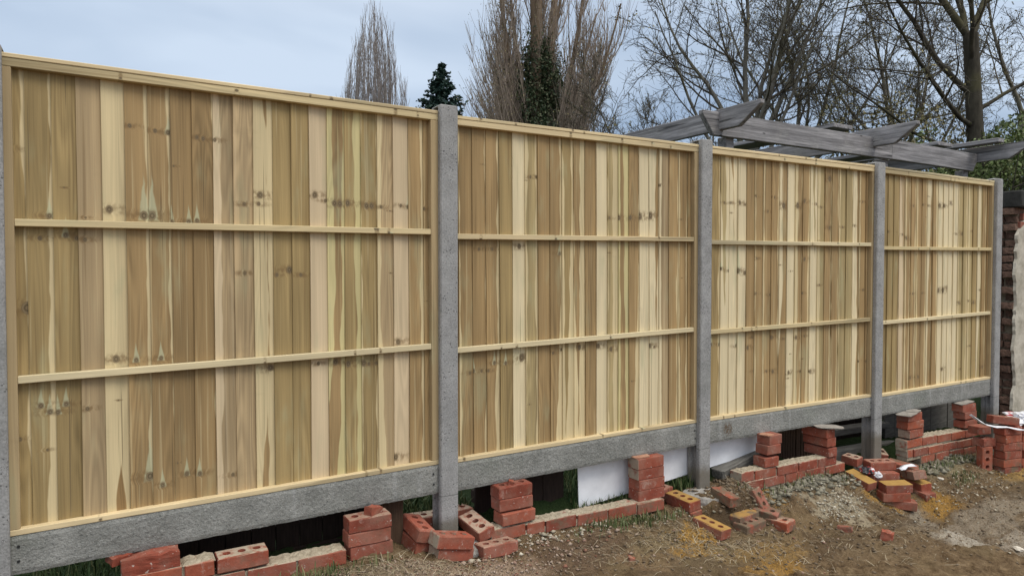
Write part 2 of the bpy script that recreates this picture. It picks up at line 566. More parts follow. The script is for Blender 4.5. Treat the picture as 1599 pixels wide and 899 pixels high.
def ground_material():
    b = NB('churned_garden_soil', .95, .12)
    p = b.pos()
    x, y, z = b.sep(p)
    warp = b.noise(p, 4.0, 4.0, .6, 0.0, True)
    wx, wy, wz = b.sep(warp)
    n0 = b.noise(p, 3.0, 5.0, .65)
    n1 = b.noise(p, 14.0, 5.0, .7)
    n2 = b.noise(p, 70.0, 4.0, .7)
    n3 = b.noise(p, 220.0, 2.0, .6)
    col = b.ramp(n1, (.30, (.060, .040, .025)), (.46, (.14, .098, .060)), (.56, (.19, .138, .087)), (.70, (.285, .215, .14)))
    col = b.mix(b.mul(b.step(n0, .48, .66), .6), col, (.20, .155, .095))
    def patch(cx, cy, rx, ry, c, amt, rag=.9, nn=None):
        nonlocal col
        ax = b.math('DIVIDE', b.add(b.sub(x, cx), b.mul(b.sub(wx, .5), rag * .5)), rx)
        ay = b.math('DIVIDE', b.add(b.sub(y, cy), b.mul(b.sub(wy, .5), rag * .5)), ry)
        d = b.math('SQRT', b.add(b.mul(ax, ax), b.mul(ay, ay)))
        m = b.mul(b.step(d, .55, 1.05, 1, 0), b.step(nn or n2, .30, .55))
        col = b.mix(b.mul(m, amt), col, c)
    sandc = b.mix(n2, (.27, .15, .04), (.47, .285, .08))
    # pinkish brick-dust and rubble by the near corner, then dry and wet patches, sand and cement
    patch(3.75, -.30, .55, .16, (.40, .31, .25), .85)
    patch(3.1, -.22, .40, .12, (.33, .28, .21), .6)
    patch(4.45, -.28, .42, .20, (.15, .105, .08), .7)
    patch(4.75, -.45, .22, .14, (.19, .105, .078), .6)
    patch(5.05, -.42, .55, .28, (.275, .225, .135), .55)
    patch(5.20, -.30, .20, .10, sandc, .95)
    patch(5.05, -.45, .16, .10, sandc, .85)
    patch(5.55, -.55, .45, .13, (.30, .20, .085), .8)
    patch(5.35, -.72, .22, .10, sandc, .8)
    patch(6.05, -.12, .14, .09, sandc, .9)
    patch(6.55, -.10, .55, .11, (.20, .185, .135), .75)
    patch(6.50, -.32, .34, .12, (.42, .38, .30), .75, 2.2, n1)
    patch(5.95, -.40, .30, .25, (.23, .17, .10), .6)
    patch(7.10, -.28, .20, .15, sandc, .95)
    patch(7.68, -.38, .20, .16, sandc, .95)
    patch(7.35, -.40, .22, .09, (.34, .31, .27), .8)
    patch(7.60, -.70, 1.0, .20, (.33, .30, .26), .7)
    patch(7.05, -.90, .38, .14, (.47, .45, .42), .85)
    patch(7.6, -1.0, .34, .14, (.45, .43, .40), .6)
    patch(6.3, -.75, .6, .3, (.20, .15, .10), .5)
    patch(5.66, -.19, .26, .13, (.082, .058, .038), .85, .8, n1)
    patch(7.35, -.18, .3, .07, (.075, .055, .038), .7, .6, n1)
    patch(6.85, -.62, .40, .12, (.10, .072, .048), .7, 1.4, n1)
    patch(6.0, -.62, .35, .16, (.105, .075, .05), .6, 1.4, n1)
    patch(4.9, -.60, .5, .12, (.11, .08, .055), .6, 1.4, n1)
    patch(8.6, -.62, .6, .12, (.115, .085, .058), .6, 1.4, n1)
    patch(8.3, -.15, .55, .10, (.30, .27, .18), .7)
    patch(8.95, -.42, .40, .13, (.42, .28, .10), .9)
    patch(9.3, -.75, .8, .22, (.30, .245, .17), .6)
    col = b.mix(b.mul(b.step(n2, .62, .74), .35), col, (.42, .37, .30))
    col = b.mix(b.mul(b.step(n2, .36, .24), .55), col, (.05, .037, .027))  # shade of the soil's small crevices put into the colour
    col = b.mix(1.0, col, (1.0, .945, .84), 'MULTIPLY')
    # turf behind the fence line
    turf = b.step(b.add(y, b.mul(b.sub(n1, .5), .08)), .08, .15)
    gc = b.mix(n1, (.014, .026, .009), (.034, .055, .018))
    col = b.mix(turf, col, gc)
    nm = b.bump(b.add(n1, b.mul(n2, .8)), 1.0, .03)
    nm = b.bump(n3, .5, .004, nm)
    return b.done(col, nm)


GROUND = ground_material()

# ------------------------------------------------------------------ the ground
PX = [0, 2, 3, 3.4, 3.58, 3.75, 4.0, 4.2, 5.1, 5.6, 6.2, 6.99, 7.06, 7.4, 7.8, 8.4, 9.5, 12]
PZ = [-.20, -.20, -.215, -.225, -.27, -.315, -.318, -.285, -.328, -.36, -.345, -.375, -.50, -.535, -.485, -.49, -.53, -.55]
DX = [2, 3.4, 4, 5, 5.7, 6.3, 7.2, 8.2, 9.5]
DZ = [-.05, -.05, -.06, -.095, -.125, -.155, -.165, -.075, -.045]
BX = [2, 5.2, 6.2, 7.0, 12]
BZ = [-.20, -.205, -.24, -.36, -.42]
BUMPS = [(5.78, -.02, .03, .10), (7.62, -.36, .03, .08),
         (5.2, -.31, .022, .10), (6.6, -.12, .035, .25), (8.4, -.06, .045, .3), (3.35, -.19, .02, .18), (8.95, -.35, .04, .2)]


def sst(t):
    t = np.clip(t, 0, 1)
    return t * t * (3 - 2 * t)


def lattice(seed):
    return np.random.default_rng(seed).random((256, 256))


LAT = [lattice(s) for s in range(6)]


def vnoise(x, y, f, k):
    X, Y = x * f + 57.3, y * f + 91.7
    i, j = np.floor(X).astype(int), np.floor(Y).astype(int)
    u, v = X - i, Y - j
    u = u * u * (3 - 2 * u); v = v * v * (3 - 2 * v)
    A = LAT[k % 6]
    g = lambda a, c: A[a % 256, c % 256]
    return (g(i, j) * (1 - u) + g(i + 1, j) * u) * (1 - v) + (g(i, j + 1) * (1 - u) + g(i + 1, j + 1) * u) * v - .5


def gz(x, y, rough=True):
    x = np.asarray(x, float); y = np.asarray(y, float)
    z = np.interp(x, PX, PZ)
    z = z + np.interp(x, DX, DZ) * sst((-.06 - y) / .40) - .05 * np.clip((-.45 - y) / 1.5, 0, 1)
    bk = np.interp(x, BX, BZ)
    t = sst((y - .12) / .16)
    z = z * (1 - t) + bk * t
    for cx, cy, h, r in BUMPS:
        z = z + h * np.exp(-((x - cx) ** 2 + (y - cy) ** 2) / (r * r))
    pk = sst((x - 5.40) / .09) * sst((6.02 - x) / .16) * sst((y + .235 + .09 * vnoise(x, y, 11.0, 4)) / .05)
    z = z + .075 * pk
    if rough:
        near = np.exp(-np.clip(np.hypot(x - 6, y) - 7, 0, None))
        rdg = np.abs(vnoise(x + .3 * vnoise(x, y, 3.0, 5), y, 13.0, 5))
        z = z + near * (-.030 * np.clip(.16 - rdg, 0, 1) * (vnoise(x, y, 1.7, 3) > -.1) + .030 * vnoise(x, y, 3.1, 0) + .024 * vnoise(x, y, 9.0, 1) + .024 * vnoise(x, y, 22.0, 2) + .017 * vnoise(x, y, 47.0, 3) * (y < .2))
    return z


def build_ground():
    far = np.array([-400, -160, -60, -25, -10, -4, -1, .5])
    xs = np.concatenate([far, np.arange(1.4, 10.6, .016), [11, 12, 14, 18, 26, 45, 90, 200, 400]])
    ys = np.concatenate([[-400, -160, -60, -25, -12, -7, -4.5, -3.2, -2.6], np.arange(-2.2, .45, .016), np.arange(.45, 1.6, .06), [2, 3, 5, 9, 16, 30, 60, 120, 250, 400]])
    X, Y = np.meshgrid(xs, ys, indexing='ij')
    Z = gz(X, Y)
    V = np.stack([X, Y, Z], -1).reshape(-1, 3)
    nx, ny = len(xs), len(ys)
    i, j = np.meshgrid(np.arange(nx - 1), np.arange(ny - 1), indexing='ij')
    a = (i * ny + j).ravel()
    F = np.stack([a, a + ny, a + ny + 1, a + 1], -1)
    o = link('ground', npmesh('ground', V, F, GROUND, True))
    tag(o, 'churned brown garden soil with orange sand and cement patches in front of the new fence', kind='structure')


build_ground()

# ------------------------------------------------------------------ fence: posts, gravel boards, panels
SP = 1.87
DXP = [-.0134, .0158, .0023, -.0029, -.0019]
DYP = [-.0279, .0247, .0296, -.0145, -.0119]
PDZ = [(-.0064, -.0007), (-.0088, .0057), (.0033, .0082), (-.0038, .0025)]
PDH = [-.0058, -.0094, -.0054, .0053]


def post_mesh():
    # H-shaped slotted section, chamfered arrises, front face at y = 0
    prof = [(-.044, 0), (.044, 0), (.050, .006), (.050, .030), (.022, .034), (.022, .082), (.050, .086), (.050, .108), (.044, .113),
            (-.044, .113), (-.050, .108), (-.050, .086), (-.022, .082), (-.022, .034), (-.050, .030), (-.050, .006)]
    zs = [-.75, -.3, 0.0, .5, 1.0, 1.5, 1.995]
    V, F = [], []
    n = len(prof)
    for k, zz in enumerate(zs):
        for (x, y) in prof: V.append((x, y, zz))
    for k in range(len(zs) - 1):
        for i in range(n):
            a, b2 = k * n + i, k * n + (i + 1) % n
            F.append((a, b2, b2 + n, a + n))
    # weathered cap rising to a low ridge
    top = len(V)
    cap = [(-.044, 0), (.044, 0), (.050, .006), (.050, .108), (.044, .113), (-.044, .113), (-.050, .108), (-.050, .006)]
    for (x, y) in cap: V.append((x, y, 1.9955))
    for (x, y) in cap: V.append((x * .93, .0565 + (y - .0565) * .93, 2.001))
    V.append((0, .0565, 2.012))
    m = len(cap)
    for i in range(m):
        a, b2 = top + i, top + (i + 1) % m
        F.append((a, b2, b2 + m, a + m))
        F.append((a + m, b2 + m, top + 2 * m))
    F.append(tuple(range(top + m - 1, top - 1, -1)))
    return meshd('concrete_post', V, F, CONC)


PM = post_mesh()
plabels = ['grey concrete slotted post at the near end of the fence, cut by the picture edge',
           'grey concrete slotted post with loose holed bricks piled round its foot',
           'grey concrete slotted post standing in front of the white plastic sheet',
           'grey concrete slotted post with sand-covered loose bricks round its foot',
           'grey concrete slotted post at the far end of the fence beside the broken brick wall']
for i in range(5):
    o = link('concrete_post', PM)
    o.location = ((i + 1) * SP + DXP[i], DYP[i], (-.012, 0.0, .006, .002, .004)[i])
    tag(o, plabels[i], 'fence post', 'slotted concrete fence posts')

glabels = ['rough grey concrete gravel board under the first, widest-looking fence panel',
           'rough grey concrete gravel board directly above the tall four-brick pier',
           'rough grey concrete gravel board with a brown mud splash at its end',
           'smooth-looking grey concrete gravel board under the farthest fence panel']


def gravel_mesh(seed):
    q = np.random.default_rng(seed)
    nx, nz = 110, 10
    xs = np.linspace(.026, 1.844, nx); zs = np.linspace(0, .149, nz)
    V, F = [], []
    for i, x in enumerate(xs):
        for j, zz in enumerate(zs):
            edge = min(j, nz - 1 - j, i, nx - 1 - i) == 0
            V.append((x, 0.004 if edge else q.uniform(-.0007, .0006), zz + (q.uniform(-.0015, .0015) if j in (0, nz - 1) else 0)))
    for i in range(nx - 1):
        for j in range(nz - 1):
            a = i * nz + j
            F.append((a, a + nz, a + nz + 1, a + 1))
    b0 = len(V)
    V += [(xs[0], .046, 0), (xs[-1], .046, 0), (xs[-1], .046, .149), (xs[0], .046, .149)]
    low = [i * nz for i in range(nx)]; hi = [i * nz + nz - 1 for i in range(nx)]
    F.append((b0, b0 + 1, *reversed(low))); F.append((*hi, b0 + 2, b0 + 3))
    F.append((b0 + 1, b0, b0 + 3, b0 + 2))
    F.append((*[j for j in range(nz)], b0 + 3, b0)[::-1])
    F.append((*[(nx - 1) * nz + j for j in range(nz)], b0 + 2, b0 + 1))
    return meshd('gravel_board', V, F, ROCK)


bm = bmesh.new()
bmesh.ops.create_circle(bm, cap_ends=True, segments=9, radius=.0055)
HOLE = from_bm('fixing_hole', bm, DARKHOLE)

H = (.325, .220, .103); G = (.325, .235, .106); P = (.40, .295, .165); D = (.262, .166, .072); GL = (.39, .30, .148)
SA = (.61, .495, .285); SY = (.565, .485, .245); SW = (.665, .56, .355); SPK = (.59, .465, .295)
N_ = (-.6, -.6, -.6); X_ = (1.6, 1.6, 1.6); F_ = (3., 3., 3.)


def c3(v): return (v, v, v) if isinstance(v, (int, float)) else v


BOARDS = [
 [(G, .06, (.93, .88, .84), SA), (G, N_, (.62, .84, .88), SA), (G, N_, X_, SA), (P, N_, X_, SA), (D, (.40, 1.2, 1.4), (.78, .3, .1), SA), (H, N_, (.9, .88, .86), SA),
  (H, N_, (1.05, .88, .93), SA), (H, N_, X_, SA), (H, N_, (1.0, 1.05, .97), SA), (P, .36, X_, SPK), (P, N_, X_, SPK), (H, (.32, .75, .6), (.68, .72, .62), SA), (G, N_, X_, SA),
  (G, N_, X_, SA), (H, F_, X_, SPK), (H, (-.3, .52, .30), (.52, .84, .95), SY), (G, N_, (.78, .62, .55), SY), (G, (.0, .1, .0), (.86, 1.1, .86), SA), (P, (.52, .12, .3), X_, SA),
  (H, F_, X_, SPK), (H, N_, (.84, .80, .88), SA), (H, N_, (.97, .96, .99), SA)],
 [(H, N_, X_, SA), (H, (.12, .10, .08), X_, SA), (H, N_, (.93, .96, .90), SA), (H, N_, (.66, .86, .90), SA), (G, N_, X_, SA), (H, F_, X_, SW), (GL, (.0, .12, .2), (.86, .8, .9), SA),
  (H, N_, X_, SA), (H, N_, (.5, .90, .82), SA), (G, (.28, .12, .05), (.25, .70, .78), SA), (H, (.5, .0, .0), (.4, .52, .60), SA), (H, N_, X_, SA), (H, F_, X_, SW), (GL, (.0, .08, .05), (.68, .50, .52), SA),
  (H, (.15, .12, .18), (.70, .55, .50), SY), (H, N_, (.5, .92, .95), SA), (H, F_, X_, SW), (H, (1.0, .66, .8), (.8, .85, 1.0), SW), (P, (.2, .2, .3), X_, SW), (H, N_, (.84, .88, .95), SA),
  (H, .1, (.86, .90, .92), SA), (H, N_, X_, SA)],
 [(G, N_, (.78, .88, .92), SA), (G, N_, (.86, .84, .88), SA), (GL, (1.3, .4, -.2), (.6, .6, .62), SW), (H, (1.3, 1.1, .15), (.9, .7, .55), SW), (H, F_, X_, SW), (H, N_, X_, SA), (H, .08, X_, SA),
  (H, (.05, .14, .05), X_, SA), (H, N_, (.9, .86, .95), SA), (H, (-.2, .45, .35), X_, SW), (H, (.7, 1.2, .9), (.9, .5, .7), SW), (H, .38, (.80, 1.0, .92), SA), (H, N_, (.62, .72, .85), SA),
  (GL, (1.1, .75, .3), (.9, .7, .72), SW), (GL, .34, X_, SA), (H, N_, (.72, .90, .95), SA), (H, (.1, .0, .0), (.78, .95, .85), SA), (GL, .10, X_, SA), (GL, N_, (.85, .95, .95), SA),
  (H, (.72, .8, .7), X_, SW), (H, .08, X_, SA), (H, N_, X_, SA)],
 [(G, N_, X_, SA), (G, N_, X_, SA), (G, N_, X_, SA), (G, N_, (.9, 1.0, 1.05), SA), (P, (.7, .9, .2), X_, SPK), (H, .20, (.80, .84, .85), SA), (H, N_, (.80, .82, .84), SA), (H, (.1, .15, .18), X_, SA),
  (H, N_, (.80, .75, .85), SA), (H, (.2, .35, .75), (1.0, .95, .9), SW), (H, N_, (1.0, .75, .6), SA), (H, F_, X_, SW), (H, (.25, 1.2, 1.2), (.6, .3, .3), SW), (H, F_, X_, SW), (H, F_, X_, SW),
  (GL, (.3, .2, .1), X_, SA), (GL, N_, (.72, .75, .70), SA), (GL, .30, X_, SA), (G, N_, X_, SA), (GL, (.2, .75, .7), X_, SW), (H, N_, (.9, .85, .8), SA), (H, N_, X_, SA)]]
KNOTS = [
 "0.061,1.622,1 0.381,1.405,2 0.505,1.385,5 0.535,1.386,5 0.599,1.738,3 0.551,1.739,1 0.710,1.728,1 0.458,1.750,1 0.735,1.725,1 0.781,1.724,1 0.674,1.365,3 0.706,1.371,3 0.607,1.362,3 0.968,1.496,2 0.900,1.452,1 0.962,1.456,1 1.214,1.510,2 1.265,1.486,1 1.308,1.476,2 1.335,1.475,2 1.373,1.480,2 1.468,1.472,2 1.494,1.473,2 1.543,1.469,1 1.647,1.481,1 1.688,1.476,3 1.775,1.471,1 0.147,1.283,1 0.231,1.297,3 0.267,1.286,1 0.295,1.281,1 0.103,1.015,4 0.057,1.035,1 0.396,0.797,2 0.468,0.787,3 0.560,0.789,3 0.900,1.145,1 1.095,1.160,2 1.038,1.137,1 1.147,1.136,1 1.628,0.796,2 0.071,0.510,1 0.140,0.633,3 0.169,0.605,3 0.194,0.602,3 0.222,0.630,3 0.293,0.605,1 0.512,0.297,5 0.559,0.251,3 0.653,0.283,3 0.703,0.276,3 0.588,0.233,3 0.839,0.250,1 1.006,0.714,2 1.224,0.717,1 1.307,0.718,2 1.369,0.704,2 1.448,0.702,2 1.474,0.697,1 1.514,0.697,1 1.612,0.214,2 0.179,1.371,3",
 "0.172,0.613,1 0.191,0.622,3 0.242,0.618,1 0.282,0.616,1 0.322,0.655,3 0.390,0.650,3 0.498,0.672,4 0.560,1.683,1 0.602,1.686,1 1.118,1.472,1 1.192,1.475,2 1.283,1.479,2 1.360,1.490,4 1.449,1.497,4 1.528,1.691,1 1.034,0.703,2 0.897,0.703,2 1.445,0.680,2 0.757,1.255,3 0.485,1.294,2 0.230,1.276,1 0.313,1.277,1 0.768,0.699,1 0.706,0.684,1 1.132,0.678,2 1.483,0.670,1",
 "0.227,1.609,1 0.289,1.612,1 0.371,1.616,2 0.428,1.606,1 0.531,1.669,1 0.719,1.670,1 0.816,1.616,4 0.965,1.623,4 1.037,1.659,2 0.653,1.567,1 1.178,1.643,1 1.231,1.622,1 1.731,1.685,1 1.326,1.838,4 1.334,1.472,2 1.483,1.482,1 1.628,1.496,1 0.196,1.165,3 0.273,1.150,3 0.361,1.150,5 0.429,1.135,2 0.541,1.237,1 1.045,1.233,2 0.535,0.992,1 0.682,0.980,1 1.027,0.984,1 1.747,0.997,1 1.217,1.043,1 0.111,0.657,3 0.190,0.653,3 0.352,0.635,3 0.455,0.616,2 0.507,0.685,1 0.701,0.675,2 0.826,0.659,1 0.961,0.662,2 1.055,0.667,1 0.523,0.446,1 0.650,0.437,1 0.718,0.431,2 0.886,0.410,2 1.016,0.409,1 1.119,0.401,2 1.693,0.439,1 1.786,0.433,1",
 "0.556,1.697,1 0.705,1.715,1 0.794,1.709,1 0.959,1.717,4 1.031,1.720,2 1.145,1.748,2 0.460,1.429,2 0.404,1.454,1 0.195,1.474,1 1.346,1.485,2 1.238,1.482,1 1.522,1.513,1 0.962,0.988,4 1.028,0.987,4 1.106,1.008,2 0.558,0.966,1 0.712,0.969,1 1.302,0.869,2 1.465,0.882,1 1.544,0.869,2 1.671,0.978,1 0.540,0.265,2 0.665,0.260,2 1.034,0.299,2 1.354,0.275,1 1.491,0.475,1 1.726,0.266,2"]
KSZ = {1: .0085, 2: .0140, 3: -.0100, 4: .0205, 5: -.0160}


def board_mesh(w_, q):
    """feather-edged board, its thick arris on the left; local x width, y depth, z height"""
    n = 7
    V, F = [], []
    zs = np.linspace(.166, 1.935, n)
    ph = q.uniform(0, 6)
    for k, zz in enumerate(zs):
        wv = .0012 * math.sin(zz * 3.1 + ph)
        yb = .0018 * math.sin(zz * 1.7 + ph * 2)
        V += [(wv, yb, zz), (w_ + .010, .0085 + yb, zz), (w_ + .010, .0115 + yb, zz), (wv, .0135 + yb, zz)]
    for k in range(n - 1):
        a = k * 4
        for i in range(4):
            b2 = (i + 1) % 4
            F.append((a + i, a + b2, a + b2 + 4, a + i + 4))
    F.append((3, 2, 1, 0)); F.append(tuple(range(4 * (n - 1), 4 * n)))
    return meshd('board', V, F, WOOD)


def wood_props(o, q, tone=SA, sap=SA, pl=F_, pr=X_):
    o['seed'] = q.random()
    o['tone'] = [float(t) for t in tone]
    o['sap'] = [float(t) for t in sap]
    o['pl'] = [float(t) for t in c3(pl)]
    o['pr'] = [float(t) for t in c3(pr)]


def rail(name, parent, q, x0, x1, z0, z1, zdrop, y0, y1, tone):
    """timber along the panel; built upright (grain along local z) and laid down"""
    Ln = x1 - x0
    hgt, dep = z1 - z0, y1 - y0
    me = box_mesh(name, -hgt / 2, hgt / 2, y0, y1, 0, Ln, RAILW, .0022)
    o = link(name, me, None, parent)
    ang = math.atan2(zdrop, Ln)
    o.rotation_euler = (0, math.pi / 2 - ang, 0)
    o.location = (x0, 0, (z0 + z1) / 2)
    wood_props(o, q, [t * .74 for t in tone], tone, q.choice([F_, (-.4, .1, 3.), (.15, 3., .2), (3., .0, -.3)]), (.35, .5, .4))
    for a in range(4):
        o['k%d' % a] = [q.uniform(-hgt / 2, hgt / 2), q.uniform(.05, Ln - .05), q.choice([.0, .005, .007, -.006])]
    return o


plab = ['new treated timber fence panel nearest the camera, the widest in view',
        'new treated timber fence panel directly right of the brick-ringed near post',
        'new treated timber fence panel under the first pergola beam, with rows of dark flame-shaped knots',
        'new treated timber fence panel farthest along, with a broad whitish band of boards']
RT = [(.56, .45, .245), (.64, .51, .30), (.59, .475, .27), (.63, .53, .33)]
for i in range(4):
    q = random.Random(100 + i)
    xa, ya = (i + 1) * SP, .03 + DYP[i]
    dyy = DYP[i + 1] - DYP[i]
    root = empty('fence_panel', (xa, ya, PDZ[i][0]), (0, -math.atan2(PDZ[i][1] - PDZ[i][0], SP), math.atan2(dyy, SP)))
    tag(root, plab[i], 'fence panel', 'new timber fence panels')
    th = 1.978 + PDH[i]
    # frame
    rail('top_cap', root, q, .027, 1.843, th - .017, th, 0, -.003, .046, q.choice(RT))
    rail('top_rail', root, q, .027, 1.843, th - .049, th - .0172, 0, 0, .036, q.choice(RT))
    rail('bottom_rail', root, q, .027, 1.843, .1503, .173, 0, 0, .036, RT[1])
    for sx in (.027, 1.801):
        o = link('stile', box_mesh('stile', sx, sx + .042, .0008, .036, .1733, th - .0493, RAILW, .002), None, root)
        wood_props(o, q, q.choice(RT), SA)
        o['tone'] = o['sap'] = [.40, .30, .165]
    rail('mid_rail', root, q, .0695, 1.8005, 1.326, 1.354, .013, .003, .0280, q.choice(RT))
    rail('mid_rail', root, q, .0695, 1.8005, .728, .757, .022, .003, .0280, q.choice(RT))
    kn = [tuple(float(a) for a in t.split(',')) for t in KNOTS[i].split()]
    for k, (tone, pl, pr, sp_) in enumerate(BOARDS[i]):
        x0 = .0237 + .0833 * k
        wd = min(.0833, 1.843 - x0 - .011)
        x0c = max(x0, .028)
        o = link('board', board_mesh(wd, q), None, root, (x0c, .0285 + q.uniform(-.001, .001), 0))
        kk = 1 + q.uniform(-.09, .09)
        wood_props(o, q, [t * kk for t in tone], sp_, pl, pr)
        mine = [(a - x0c, z_, KSZ[int(t)]) for a, z_, t in kn if x0c <= a < x0c + .0833][:5]
        while len(mine) < 5 and q.random() < .25:
            mine.append((q.uniform(.01, .07), q.uniform(.2, 1.9), q.choice([.003, .004, .005])))
        for a in range(5):
            o['k%d' % a] = [float(t) for t in mine[a]] if a < len(mine) else [0.0, 0.0, 0.0]
    # gravel board
    o = link('gravel_board', gravel_mesh(40 + i), None, None, (xa, ya - .001, PDZ[i][0]), root.rotation_euler)
    tag(o, glabels[i], 'gravel board', 'concrete gravel boards under the fence panels')
    for hx in (.062, 1.806):
        for hz_ in (.052, .105):
            link('fixing_hole', HOLE, None, o, (hx + q.uniform(-.003, .003), -.0036, hz_ + q.uniform(-.004, .004)), (math.pi / 2, 0, 0))

# ------------------------------------------------------------------ bricks
BL, BW, BH = .21, .1, .065


def holed_brick(seed, holes=3, L_=BL, solid_right=True):
    q = random.Random(seed)
    bm = bmesh.new()
    cx = [(-.062, 0), (0, 0), (.062, 0)][:holes] if L_ > .18 else [(-.03, 0), (.03, 0)][:holes]
    rx, ry, ns = .0175, .0185, 10
    loops = {}
    hw, hd = L_ / 2, BW / 2
    c = .004
    for side, zz in (('t', BH / 2), ('b', -BH / 2)):
        rim = []
        pts = []
        for (x0, y0, x1, y1) in ((-hw, -hd, hw, -hd), (hw, -hd, hw, hd), (hw, hd, -hw, hd), (-hw, hd, -hw, -hd)):
            for t in (0.02, .35, .68, .98):
                pts.append((x0 + (x1 - x0) * t, y0 + (y1 - y0) * t))
        sgn = 1 if side == 't' else -1
        inner = [bm.verts.new((x * (1 - c / hw) + q.uniform(-.0012, .0012), y * (1 - c / hd) + q.uniform(-.0012, .0012), zz + q.uniform(-.0008, .0008))) for x, y in pts]
        outer = [bm.verts.new((x + q.uniform(-.0014, .0014), y + q.uniform(-.0014, .0014), zz - sgn * c * q.uniform(.6, 1.7))) for x, y in pts]
        es = [bm.edges.new((inner[k], inner[(k + 1) % len(inner)])) for k in range(len(inner))]
        hl = []
        for (hx, hy) in cx:
            rg = [bm.verts.new((hx + rx * math.cos(2 * math.pi * a / ns), hy + ry * math.sin(2 * math.pi * a / ns), zz)) for a in range(ns)]
            es += [bm.edges.new((rg[k], rg[(k + 1) % ns])) for k in range(ns)]
            hl.append(rg)
        bmesh.ops.triangle_fill(bm, use_beauty=True, edges=es)
        loops[side] = (inner, outer, hl)
    it, ot, ht = loops['t']; ib, ob, hb = loops['b']
    n = len(it)
    for k in range(n):
        k2 = (k + 1) % n
        bm.faces.new((ot[k], ot[k2], it[k2], it[k]))
        bm.faces.new((ob[k], ob[k2], ot[k2], ot[k]))
        bm.faces.new((ib[k], ib[k2], ob[k2], ob[k]))
    for a, b2 in zip(ht, hb):
        for k in range(ns):
            bm.faces.new((a[k], a[(k + 1) % ns], b2[(k + 1) % ns], b2[k]))
    bmesh.ops.recalc_face_normals(bm, faces=bm.faces[:])
    return from_bm('brick', bm, BRICK)


def plain_brick(seed, L_=BL, W_=BW, H_=BH):
    return box_mesh('brick', -L_ / 2, L_ / 2, -W_ / 2, W_ / 2, -H_ / 2, H_ / 2, BRICK, .0035, .0013, 1, random.Random(seed))


def broken_brick(seed, L_=BL, W_=BW, H_=BH, amt=.022):
    q = random.Random(seed)
    bm = bmesh.new()
    bmesh.ops.create_cube(bm, size=1)
    bmesh.ops.subdivide_edges(bm, edges=bm.edges[:], cuts=5, use_grid_fill=True)
    for v in bm.verts:
        v.co = Vector((v.co.x * L_, v.co.y * W_, v.co.z * H_))
        k = mnoise.noise(v.co * 26 + Vector((seed, 0, 0)))
        if v.co.z > H_ * .45:
            v.co.z += -abs(k) * amt * 1.6
        v.co += Vector((mnoise.noise(v.co * 40 + Vector((0, seed, 0))), mnoise.noise(v.co * 40 + Vector((9, seed, 0))), mnoise.noise(v.co * 40 + Vector((3, 0, seed))))) * .004
    return from_bm('brick', bm, BRICK)


HB = [holed_brick(s) for s in range(6)]
HB_HALF = holed_brick(31, 2, .125)
PB = [plain_brick(s) for s in range(6)]
PBH = [plain_brick(20 + s, .102) for s in range(3)]


def zg(x, y, h): return float(gz(x, y, False)) + h


def loose(label, x, y, z, a=0, p=0, r=0, me=None, group='loose red bricks lying along the fence', **att):
    me = me or HB[rng.randrange(6)]
    o = link('brick', me, None, None, (x, y, z), (R(r), R(p), R(a)))
    tag(o, label, 'brick', group)
    for k in ('dust', 'sand', 'mud', 'pale_end'):
        o[k] = float(att.get(k, 0.12 if k == 'mud' else 0.0))
    return o


def wall(name, label, courses, yf, top_mortar=None, depth=BW):
    """courses: list of (ztop_left, ztop_right, [(x0,x1)...]); every brick a part"""
    x_all = [a for c in courses for b2 in c[2] for a in b2]
    zmin = min(min(c[0], c[1]) for c in courses) - BH
    base = ((min(x_all) + max(x_all)) / 2, yf + depth / 2, zmin)
    root = empty(name, base)
    tag(root, label, 'brick wall', 'stubs of the old brick wall under the fence')
    q = random.Random(len(label))
    for (za, zb, bs) in courses:
        xa, xb = bs[0][0], bs[-1][1]
        for (b0, b1) in bs:
            zc = za + (zb - za) * (((b0 + b1) / 2 - xa) / max(.01, xb - xa)) - BH / 2
            me = box_mesh('brick', -(b1 - b0) / 2, (b1 - b0) / 2, -depth / 2, depth / 2, -BH / 2, BH / 2, BRICK, .0035, .0013, 1, q)
            o = link('brick', me, None, root, ((b0 + b1) / 2 - base[0], q.uniform(-.003, .003), zc - base[2]), (R(q.uniform(-.6, .6)), R(q.uniform(-.5, .5)), R(q.uniform(-.6, .6))))
            o['dust'] = 1.0; o['sand'] = 0.0; o['mud'] = .2 if courses.index((za, zb, bs)) == len(courses) - 1 else .08; o['pale_end'] = 1.0 if b0 == xa else 0.0
        # recessed joint mortar behind the brick faces
        m0 = box_mesh('mortar_joint', xa + .004 - base[0], xb - .004 - base[0], -depth / 2 + .009, depth / 2 - .006, min(za, zb) - BH + .003 - base[2], min(za, zb) - .005 - base[2], MORTAR)
        link('mortar_joint', m0, None, root)
        # ragged bed of old mortar on top
    if top_mortar:
        for (x0, x1, z0, z1) in top_mortar:
            nx, ny = int((x1 - x0) / .012) + 2, 8
            V, F = [], []
            for a in range(nx):
                for b2 in range(ny):
                    x = x0 + (x1 - x0) * a / (nx - 1)
                    y = -depth / 2 + .004 + (depth - .004) * b2 / (ny - 1)
                    e = min(a, nx - 1 - a, b2, ny - 1 - b2)
                    zz = z0 + (z1 - z0) * a / (nx - 1)
                    hgt = -.004 if e == 0 else .006 + .011 * mnoise.noise(Vector((x * 30, y * 30, 3))) + .006 * mnoise.noise(Vector((x * 90, y * 90, 1)))
                    V.append((x - base[0], y, zz + hgt - base[2]))
            for a in range(nx - 1):
                for b2 in range(ny - 1):
                    c = a * ny + b2
                    F.append((c, c + ny, c + ny + 1, c + 1))
            link('mortar_bed', meshd('mortar_bed', V, F, MORTAR), None, root)
    return root


